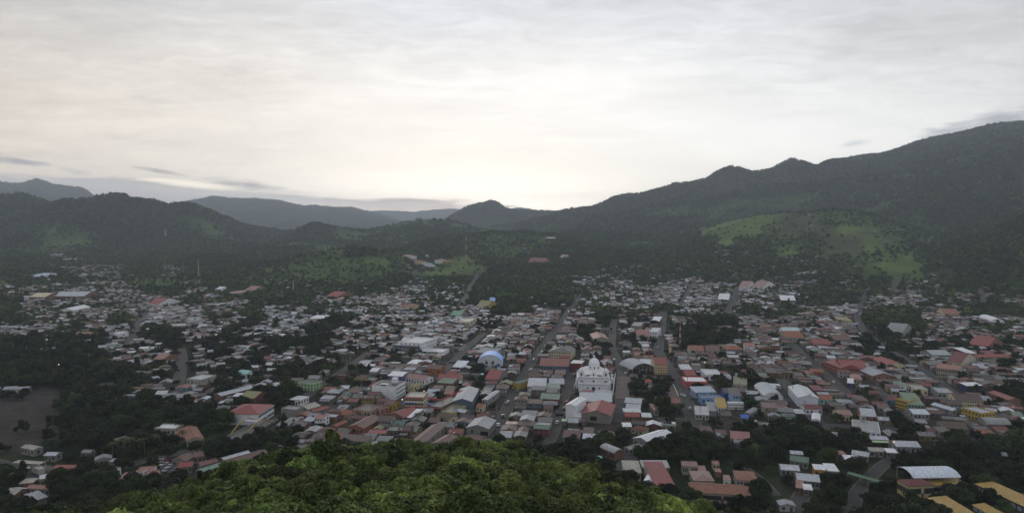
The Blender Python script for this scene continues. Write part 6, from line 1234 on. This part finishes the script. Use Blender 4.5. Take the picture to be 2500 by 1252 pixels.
for h_ in houses:
    x, y, zz, r, px, py, ch, sd = h_
    if r > 1000 or not in_frame(px, py, 5) or sd < 6: continue
    for _ in range(rnd.choice((0, 1, 1, 2))):
        xx, yy = x+rnd.uniform(-6, 6), y+rnd.uniform(-6, 6)
        if occupied(xx, yy, 2.2): continue
        w, d, ht = rnd.uniform(1.6, 4.0), rnd.uniform(1.8, 4.5), rnd.uniform(2.0, 2.6); rc = tuple(min(.7, c*rnd.uniform(.7, 1.3)) for c in pick(PAL_C)[1])
        wl, rf = shell(w, d, ht, 'shed', rc, (.16, .15, .14), .3, .1, -.5); nw = len(wl.f); wl.add(rf); wl.xf(-G_ANG+R(rnd.uniform(-6, 6)), (xx, yy, zz)); b = len(far.v)
        far.v += wl.v; far.f += [tuple(b+i for i in f) for f in wl.f]; far.c += wl.c; far.mi += [0]*nw+[1]*(len(wl.f)-nw)
tag(mesh_obj('distant_houses', far.v, far.f, [M['wall'], M['roof']], far.mi, far.c), 'thousands of small zinc and rust roofed houses and sheds filling the town', 'houses', None, 'stuff')

def poles():
    mb = MB(); mb.bar((0, 0, -.5), (0, 0, 8.2), .26, (.27, .25, .22)); mb2 = MB(); mb2.bar((-1.0, 0, 7.6), (1.0, 0, 7.6), .16, (.22, .19, .16)); pm = am = None
    for k, nm, n in ((0, 'the wide street', 16), (3, 'the park avenue', 14), (4, 'the narrow street', 12), (9, 'the white warehouse street', 7), (11, 'the slanting right street', 12), (5, 'the pale green house street', 5)):
        hw, X = ST[k]; X = X[2:-1]; idx = np.linspace(0, len(X)-1, n).astype(int)
        for c, i in enumerate(idx):
            t_ = X[min(i+1, len(X)-1)]-X[max(i-1, 0)]; t_ = t_/np.linalg.norm(t_); q = X[i]+np.array([-t_[1], t_[0]])*(hw+.5)*(1 if c % 2 else -1)
            root = empty('utility_pole', (q[0], q[1], float(hgt(*q))), atan2(t_[1], t_[0])+pi/2); tag(root, '%s utility pole along %s counted from its lower end' % ('first' if c == 0 else ordw(c), nm), 'pole', 'utility poles along the streets')
            if pm is None: o1 = mb.build('shaft', M['wall'], root); o2 = mb2.build('crossarm', M['wall'], root); pm, am = o1.data, o2.data
            else:
                for n_, me in (('shaft', pm), ('crossarm', am)): o = bpy.data.objects.new(n_, me); C.objects.link(o); o.parent = root
poles()
# ------------------------------------------------------------ plants
rs = np.random.RandomState(5)
def leaf_cloud(lobes, nq, size, up=.35, squash=.8, tone=.35):
    """quads scattered through the shells of several lobes; colour attribute = leaf tone"""
    V, Cc = [], []
    for (c, rad) in lobes:
        n = nq; dv = rs.normal(size=(n, 3)); dv[:, 2] = dv[:, 2]*.9+up; dv /= np.linalg.norm(dv, axis=1)[:, None]
        rr = rad*(.62+.42*rs.rand(n)**.6); P = np.array(c)+dv*rr[:, None]*np.array([1, 1, squash])
        N = dv*.75+rs.normal(size=(n, 3))*.55+np.array([0, 0, .35]); N /= np.linalg.norm(N, axis=1)[:, None]
        A = np.cross(N, rs.normal(size=(n, 3))); A /= np.linalg.norm(A, axis=1)[:, None]; B = np.cross(N, A)
        s = size*(.6+.8*rs.rand(n))[:, None]; k = .55
        q = np.stack([P-A*s, P-B*s*k, P+A*s, P+B*s*k], 1); V.append(q.reshape(-1, 3))
        t = .5+tone*(rs.rand()-.5)+.45*(rs.rand(n)-.5); Cc.append(np.repeat(t, 1))
    V = np.concatenate(V); t = np.concatenate(Cc); F = np.arange(len(V)).reshape(-1, 4)
    return V, F, np.stack([t, t, t], 1)
def lobes_for(Rr, H, n, base, flat=.75):
    L = []
    for i in range(n):
        a = rs.rand()*2*pi; q = math.sqrt(rs.rand()); rad = Rr*rs.uniform(.20, .40)
        L.append(((cos(a)*q*(Rr-rad), sin(a)*q*(Rr-rad), base+(H-base)*(.25+.6*rs.rand()*(1-.45*q*q))*1.0-rad*.1), rad))
    return L
def trunk_mesh(H, base, Rr, w=.22):
    m = MB(); m.ring(0, 0, [(w, -1.0), (w*.8, base*.5), (w*.55, base+(H-base)*.35)], (.5, .5, .5), 7)
    for k in range(5):
        a = k*2*pi/5+.4; m.bar((0, 0, base*.7+.2*k), (cos(a)*Rr*.55, sin(a)*Rr*.55, base+(H-base)*.45), w*.5, (.5, .5, .5))
    return m
def mesh_only(V, F, mat, cols=None, name='crown'):
    o = mesh_obj(name, V, F, mat, None, cols); me = o.data; C.objects.unlink(o); bpy.data.objects.remove(o); return me
def plant_proto(spec, mat, seed):
    global rs
    rs = np.random.RandomState(seed); Rr, H, base, nl, nq, size = spec[:6]
    L = lobes_for(Rr, H, nl, base); V, F, Cc = leaf_cloud(L, nq, size, *(spec[6:] if len(spec) > 6 else ()))
    tm = trunk_mesh(H, base, Rr); t = mesh_obj('trunk', tm.v, tm.f, M['bark'], None, tm.c); tme = t.data; C.objects.unlink(t); bpy.data.objects.remove(t)
    return mesh_only(V, F, M[mat], Cc), tme, Rr
# hillside trees near the camera: fine leaves
HILL = [plant_proto((3.2, 5.4, 1.0, 26, 170, .25, .35, .8, .7), 'hillside_leaves', 1), plant_proto((3.6, 4.9, .8, 30, 150, .27, .45, .7, .8), 'hillside_leaves', 2), plant_proto((2.6, 6.2, 1.0, 22, 190, .23, .3, 1.0, .7), 'hillside_leaves', 3), plant_proto((3.4, 5.2, .9, 34, 130, .30, .35, .8, .9), 'hillside_leaves', 4), plant_proto((3.0, 4.7, .6, 36, 130, .20, .5, .8, .8), 'hillside_leaves', 6)]
HLOOK = ['feathery light green tree', 'broad low green tree', 'upright bushy green tree', 'loose leaved green tree', 'small leaved dense green tree']
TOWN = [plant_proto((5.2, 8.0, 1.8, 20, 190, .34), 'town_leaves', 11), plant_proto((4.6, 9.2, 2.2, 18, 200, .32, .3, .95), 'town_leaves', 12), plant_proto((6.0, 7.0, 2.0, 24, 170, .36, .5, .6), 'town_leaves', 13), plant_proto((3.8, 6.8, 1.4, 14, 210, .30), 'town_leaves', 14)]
TLOOK = ['round dark green tree', 'tall dark green tree', 'wide spreading dark tree', 'small rounded dark tree']
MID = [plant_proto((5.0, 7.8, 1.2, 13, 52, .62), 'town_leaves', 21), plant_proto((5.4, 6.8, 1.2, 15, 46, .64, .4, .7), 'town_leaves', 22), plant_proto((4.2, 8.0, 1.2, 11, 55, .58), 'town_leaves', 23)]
FAR = [plant_proto((5.4, 7.0, .0, 8, 22, 1.25, .5), 'woods_leaves', 31), plant_proto((5.6, 6.2, .0, 9, 20, 1.3, .5, .7), 'woods_leaves', 32), plant_proto((4.8, 8.2, .0, 7, 24, 1.2, .5), 'woods_leaves', 33)]
def palm_mesh(H, n, Lf, seed):
    g = np.random.RandomState(seed); m = MB(); t = MB(); t.ring(0, 0, [(.30, -1), (.26, H*.3), (.20, H*.8), (.17, H)], (.5, .5, .5), 8)
    for k in range(n):
        a = 2*pi*k/n+g.uniform(-.2, .2); el = g.uniform(.1, 1.1); pts = []
        for q in np.linspace(0, 1, 7): pts.append((cos(a)*Lf*q*cos(el*.6), sin(a)*Lf*q*cos(el*.6), H+Lf*(sin(el)*q-1.0*q*q)))
        for i in range(6):
            p, q = np.array(pts[i]), np.array(pts[i+1]); w_ = .55*(1-i/6.5); sd = np.array([-sin(a), cos(a), 0])*w_; dn = np.array([0, 0, -.25*w_*2])
            v = .35+.5*g.rand(); m.face([p, q, q+sd+dn, p+sd+dn], (v, v, v)); m.face([p, p-sd+dn, q-sd+dn, q], (v, v, v))
    return m, t
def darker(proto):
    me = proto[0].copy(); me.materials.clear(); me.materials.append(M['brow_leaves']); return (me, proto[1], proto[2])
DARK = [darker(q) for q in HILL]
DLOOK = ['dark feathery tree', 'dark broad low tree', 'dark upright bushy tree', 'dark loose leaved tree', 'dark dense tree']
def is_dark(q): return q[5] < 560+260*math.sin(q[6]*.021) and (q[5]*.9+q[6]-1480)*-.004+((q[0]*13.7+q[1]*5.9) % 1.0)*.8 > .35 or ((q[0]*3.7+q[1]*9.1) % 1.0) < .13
# --- individuals
def add_tree(proto, name, x, y, zz, sc, sz=1.0, group=None):
    cme, tme, _ = proto; root = empty(name, (x, y, zz), rnd.uniform(0, 6.28)); root.scale = (sc, sc, sc*sz)
    for nm, me in (('crown', cme), ('trunk', tme)): o = bpy.data.objects.new(nm, me); C.objects.link(o); o.parent = root
    tag(root, None, 'tree', group); return root
rnd = random.Random(33)
def scatter(name, label, pts, protos, cat='woods'):
    """one object: points with geometry nodes that grow a plant on each; pts rows: x, y, z, scale"""
    col = bpy.data.collections.new(name+'_kinds')
    for k, (cme, _, _) in enumerate(protos): o = bpy.data.objects.new('plant', cme); col.objects.link(o)
    P = np.array([p[:3] for p in pts], np.float32); me = bpy.data.meshes.new(name); me.vertices.add(len(P)); me.vertices.foreach_set('co', P.ravel())
    g = np.random.RandomState(len(P)); a = me.attributes.new('scl', 'FLOAT_VECTOR', 'POINT'); s = np.array([p[3] for p in pts])[:, None]*np.stack([np.ones(len(P)), np.ones(len(P)), g.uniform(.8, 1.2, len(P))], 1); a.data.foreach_set('vector', s.astype(np.float32).ravel())
    a = me.attributes.new('rot', 'FLOAT_VECTOR', 'POINT'); rr = np.zeros((len(P), 3), np.float32); rr[:, 2] = g.uniform(0, 6.28, len(P)); a.data.foreach_set('vector', rr.ravel())
    a = me.attributes.new('kindex', 'INT', 'POINT'); a.data.foreach_set('value', g.randint(0, len(protos), len(P)).astype(np.int32))
    o = bpy.data.objects.new(name, me); C.objects.link(o)
    ng = bpy.data.node_groups.new(name, 'GeometryNodeTree'); ng.interface.new_socket('Geometry', in_out='INPUT', socket_type='NodeSocketGeometry'); ng.interface.new_socket('Geometry', in_out='OUTPUT', socket_type='NodeSocketGeometry')
    gi, go = ng.nodes.new('NodeGroupInput'), ng.nodes.new('NodeGroupOutput'); ip = ng.nodes.new('GeometryNodeInstanceOnPoints'); ci = ng.nodes.new('GeometryNodeCollectionInfo')
    ci.inputs['Collection'].default_value = col; ci.inputs['Separate Children'].default_value = True; ci.inputs['Reset Children'].default_value = True
    def att(nm, t):
        n = ng.nodes.new('GeometryNodeInputNamedAttribute'); n.data_type = t; n.inputs[0].default_value = nm
        return next(s_ for s_ in n.outputs if s_.enabled and s_.name == 'Attribute')
    L = ng.links.new; L(gi.outputs[0], ip.inputs['Points']); L(ci.outputs[0], ip.inputs['Instance']); ip.inputs['Pick Instance'].default_value = True
    L(att('kindex', 'INT'), ip.inputs['Instance Index']); L(att('rot', 'FLOAT_VECTOR'), ip.inputs['Rotation']); L(att('scl', 'FLOAT_VECTOR'), ip.inputs['Scale']); L(ip.outputs[0], go.inputs[0])
    md = o.modifiers.new('grow', 'NODES'); md.node_group = ng; tag(o, label, cat, None, 'stuff'); return o
# foreground spur
spur = []
r = 60.0
while r < 275:
    st = 3.4 if r < 160 else 4.2
    a = -0.80
    while a < .62:
        aa, r2 = a+rnd.uniform(-.4, .4)*st/r, r+rnd.uniform(-.45, .45)*st; x, y = r2*sin(aa), r2*cos(aa); zz = float(hgt(x, y)); a += st/r
        px, py = map(float, proj(x, y, zz+4))
        if zz < 5.0 or py > 1400 or px < -120 or px > 1900: continue
        sc = rnd.uniform(.5, 1.2)*(1 if r < 160 else 1.15)
        if r2 < 72: sc = min(sc, .8)
        spur.append((x, y, zz-.4, sc, r2, px, py))
    r += st*.85
# the taller tree that stands out of the brow
sp = sorted(spur, key=lambda q: -(q[3]/q[4])*(1 if -20 < q[5] < 1800 and q[6] < 1262 else .2))
items = []
for q in sp[:285]:
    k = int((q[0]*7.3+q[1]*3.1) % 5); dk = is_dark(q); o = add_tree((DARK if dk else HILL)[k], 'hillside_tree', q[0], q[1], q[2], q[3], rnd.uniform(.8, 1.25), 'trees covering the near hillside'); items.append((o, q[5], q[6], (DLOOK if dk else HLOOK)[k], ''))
def hill_labels(items):
    cols = [('the fuel station', 60), ('the hillside villa', 330), ('the lower market', 500), ('the bridge market', 620), ('the woods by the bridge', 720), ('the rust corner warehouse', 870), ('the market yard cars', 985), ('the long rust shed', 1060), ('the zinc workshop', 1165), ('the end of the wide street', 1230), ('the church side street', 1345), ('the teal roof', 1440), ('the beige arcade shop', 1545), ('the red supermarket', 1625), ('the lower tiled classroom', 1715)]
    G = {}
    for o, px, py, look, _ in items: c = min(cols, key=lambda q: abs(q[1]-px)); G.setdefault((look, c[0]), []).append((py, px, o))
    for (look, c), L in G.items():
        L.sort(key=lambda q: (q[0], q[1]))
        for k, (_, _, o) in enumerate(L): o['label'] = '%s %s down the hillside below %s' % ('first' if k == 0 else ordw(k), look, c)
hill_labels(items)
under = [(q[0], q[1], q[2], q[3], is_dark(q)) for q in sp[285:]]+[(q[0]+rnd.uniform(-2, 2), q[1]+rnd.uniform(-2, 2), q[2]-1.9, .65, is_dark(q)) for q in sp]
scatter('undergrowth', 'mass of green bushes and saplings between the near hillside trees', [q[:4] for q in under if not q[4]], HILL, 'undergrowth')
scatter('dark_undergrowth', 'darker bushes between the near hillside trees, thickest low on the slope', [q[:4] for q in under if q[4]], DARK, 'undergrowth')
# the tall tree by itself and a thin crowned one
p = at(795, 1150, 60); o = None
for (px, r_, sc, sz, label, k) in ((797, 128, 1.3, 1.45, 'tall feathery tree standing out above the brow below the narrow street end', 2), (886, 150, .9, 1.5, 'thin dark crowned tree at the brow in front of the market yard', 4), (955, 152, .75, 1.5, 'second thin crowned tree at the brow, beside the long rust shed', 4)):
    az = math.atan((px-1250)/F0); x, y = r_*sin(az), r_*cos(az); o = add_tree(HILL[k], 'hillside_tree', x, y, float(hgt(x, y))-.5, sc, sz); o['label'] = label; o['group'] = 'trees covering the near hillside'
# town trees
T = []
for (x, y, zz, r, px, py, ch) in tree_pts:
    if ch == 'y': sc = rnd.uniform(.35, .7)
    elif ch == 'p': sc = rnd.uniform(.5, .75)
    elif ch in 'Do': sc = rnd.uniform(.55, .95)
    else: sc = rnd.uniform(.75, 1.25)
    if ch in 'gGtr': sc *= rnd.choice((.3, .5, .7, .9))
    T.append((x, y, zz-.3, sc, r, px, py, ch))
show = [q for q in T if -10 < q[5] < 2510 and q[6] < 1275 and q[4] < 700 and not spur_hidden(q[0], q[1], q[2]+6)]
show.sort(key=lambda q: -(q[3]/q[4])); sel = show[:270]; ids = set(map(id, sel)); items = []
for q in sel:
    k = int((q[0]*5.3+q[1]*2.7) % 4); o = add_tree(TOWN[k], 'town_tree', q[0], q[1], q[2], q[3], rnd.uniform(.85, 1.15), 'trees growing in and below the town'); items.append((o, q[5], q[6]-12, TLOOK[k], ''))
relabel(items, '%s %s growing %s %s')
rest = [q for q in T if id(q) not in ids]
scatter('woodland', 'dark trees massed between the houses and along the valley', [q[:4] for q in rest if q[4] < 800], MID, 'trees')
scatter('distant_woodland', 'small dark trees farther back between the roofs and on the first slopes', [q[:4] for q in rest if q[4] >= 800], FAR, 'trees')
# wooded hills
g = np.random.RandomState(77); W_ = []
for r0, r1, sp_, sc in ((1500, 2500, 10.5, 1.05), (2500, 3600, 14.5, 1.45), (3600, 5400, 15.5, 1.5), (5400, 9400, 40, 1.7)):
    n = int(.5*1.42*(r1*r1-r0*r0)/sp_**2); a = g.uniform(-.71, .71, n); r = np.sqrt(g.uniform(r0*r0, r1*r1, n)); x, y = r*np.sin(a), r*np.cos(a); zz = hgt(x, y); px, py = proj(x, y, zz); clr = clearing(x, y)
    jx = fbm(x/60, y/60, 3, 21)*28; jy = fbm(x/60, y/60, 3, 27)*12; cl = vnoise(x/38, y/38, 91)
    keep = []
    for i in range(n):
        if not (-30 < px[i] < 2530): continue
        ch = land(px[i]+jx[i], py[i]+jy[i]) if py[i] >= 500 and not (r[i] > 2400 and px[i] > 1450) else '.'
        if r[i] < 2150 and ch in 'Do' : continue
        if r[i] < 2150 and ch == '.' and g.rand() < .35: continue
        pk = {'.': 1.0, ':': .9, 'o': .5, 'D': .2, 'g': .34 if cl[i] > .0 else .08, 'G': .02, 't': .7 if cl[i] > -.1 else .28, 'r': .05, 'b': .03}[ch]
        if clr[i] > 0 and ch == '.': pk *= .16
        if g.rand() < pk: W_.append((x[i], y[i], zz[i]-.5*sc, sc*g.uniform(.6, 1.15)*(g.choice((.45, .7, .95)) if ch in 'gGtr' else 1.0)))
n = 42000; a = g.uniform(-.71, .71, n); r = np.sqrt(g.uniform(1450**2, 3100**2, n)); x, y = r*np.sin(a), r*np.cos(a); zz = hgt(x, y); px, py = proj(x, y, zz); jx = fbm(x/60, y/60, 3, 21)*28; jy = fbm(x/60, y/60, 3, 27)*12; cb_ = fbm(x/70, y/70, 3, 61)
for i in range(n):      # bushes over the open slopes
    if -30 < px[i] < 2530 and 500 <= py[i] and not (r[i] > 2400 and px[i] > 1450) and land(px[i]+jx[i], py[i]+jy[i]) in 'gt:' and g.rand() < .25+.8*cb_[i]: W_.append((x[i], y[i], zz[i]-.6, g.uniform(.22, .55)))
scatter('forest', 'forest covering the hills and the far ridges', W_, FAR, 'forest')
# palms: the royal palms by the road and the coconut palms in town
PS = []
for (H, n, Lf) in ((9.0, 14, 3.0), (6.0, 13, 2.9)): m, t = palm_mesh(H, n, Lf, int(H)); PS.append((mesh_only(np.array(m.v), m.f, M['palm_leaves'], np.array(m.c)), mesh_only(np.array(t.v), t.f, M['bark'], np.array(t.c), 'trunk'), Lf))
for k, (px, py, kd, wh) in enumerate([(276, 1123, 0, 'leftmost of the royal palm row'), (292, 1119, 0, 'second from the left in the royal palm row'), (304, 1119, 0, 'third from the left in the royal palm row'), (317, 1115, 0, 'fourth from the left in the royal palm row'), (341, 1118, 0, 'fifth from the left in the royal palm row'), (353, 1114, 0, 'sixth from the left in the royal palm row'), (380, 1104, 0, 'seventh from the left in the royal palm row'), (445, 1092, 0, 'rightmost royal palm behind the trimmed hedge'),
        (1020, 1035, 1, 'coconut palm in front of the white roofed shop by the cream building'), (830, 968, 1, 'coconut palm left of the white office block'), (660, 962, 1, 'yellowish palm in the woods above the red hipped school'), (1640, 1012, 1, 'left coconut palm below the red roofed row'), (1652, 1014, 1, 'middle coconut palm below the red roofed row'), (1664, 1012, 1, 'right coconut palm below the red roofed row'), (1629, 1112, 0, 'lone tall palm in front of the market hall woods'), (1115, 962, 1, 'palm behind the large grey zinc warehouse'), (1845, 1128, 0, 'tall palm in the woods above the square orange roof'), (1555, 1118, 1, 'short palm at the kiosk yard by the beige arcade shop')]):
    p = at(px, py, 270); o = add_tree(PS[kd], 'palm_tree', p[0], p[1], p[2], rnd.uniform(.9, 1.1), 1.0, 'palms in the town'); o['label'] = wh if 'palm' in wh else wh; o['category'] = 'palm'
# hedge beside the road
def hedge(name, label, pts, w, h):
    P_ = smooth_poly([at(px, py, 270)[:2] for px, py in pts], 1.6); V_, F_, C_ = leaf_cloud([((q[0], q[1], float(hgt(*q))+h*.4), w) for q in P_], 150, .28, .3, h/w); o = mesh_obj(name, V_, F_, M['hillside_leaves'], None, C_*.5); tag(o, label, 'hedge')
hedge('hedge', 'long trimmed green hedge along the road by the palms', [(215, 1146), (270, 1135), (315, 1121)], 1.1, 1.8)
hedge('hedge', 'trimmed green hedge running from the palms to the bridge', [(365, 1110), (420, 1100), (470, 1085), (525, 1075)], 1.1, 1.8)
# ------------------------------------------------------------ air: one closed box of thin haze round everything but the sky
def haze():
    x, y0, y1, z0, z1 = 17500, -600, 13900, float(GRID.min())-40, max(float(GRID.max())+60, 640)
    m = MB(); m.box(-x, x, y0, y1, z0, z1, (1, 1, 1), bottom=True); mt = bpy.data.materials.new('haze'); mt.use_nodes = True; nt = mt.node_tree; nt.nodes.clear()
    o_ = nd(nt, 'ShaderNodeOutputMaterial'); v = nd(nt, 'ShaderNodeVolumePrincipled'); v.inputs['Color'].default_value = (.80, .88, 1.0, 1); v.inputs['Density'].default_value = HAZE; v.inputs['Anisotropy'].default_value = .25
    nt.links.new(v.outputs[0], o_.inputs['Volume']); o = m.build('haze', mt); tag(o, kind='stuff')
HAZE = 1.0e-4
haze()
SC.cycles.volume_bounces = 1; SC.cycles.max_bounces = 6; SC.cycles.diffuse_bounces = 3; SC.cycles.transmission_bounces = 3
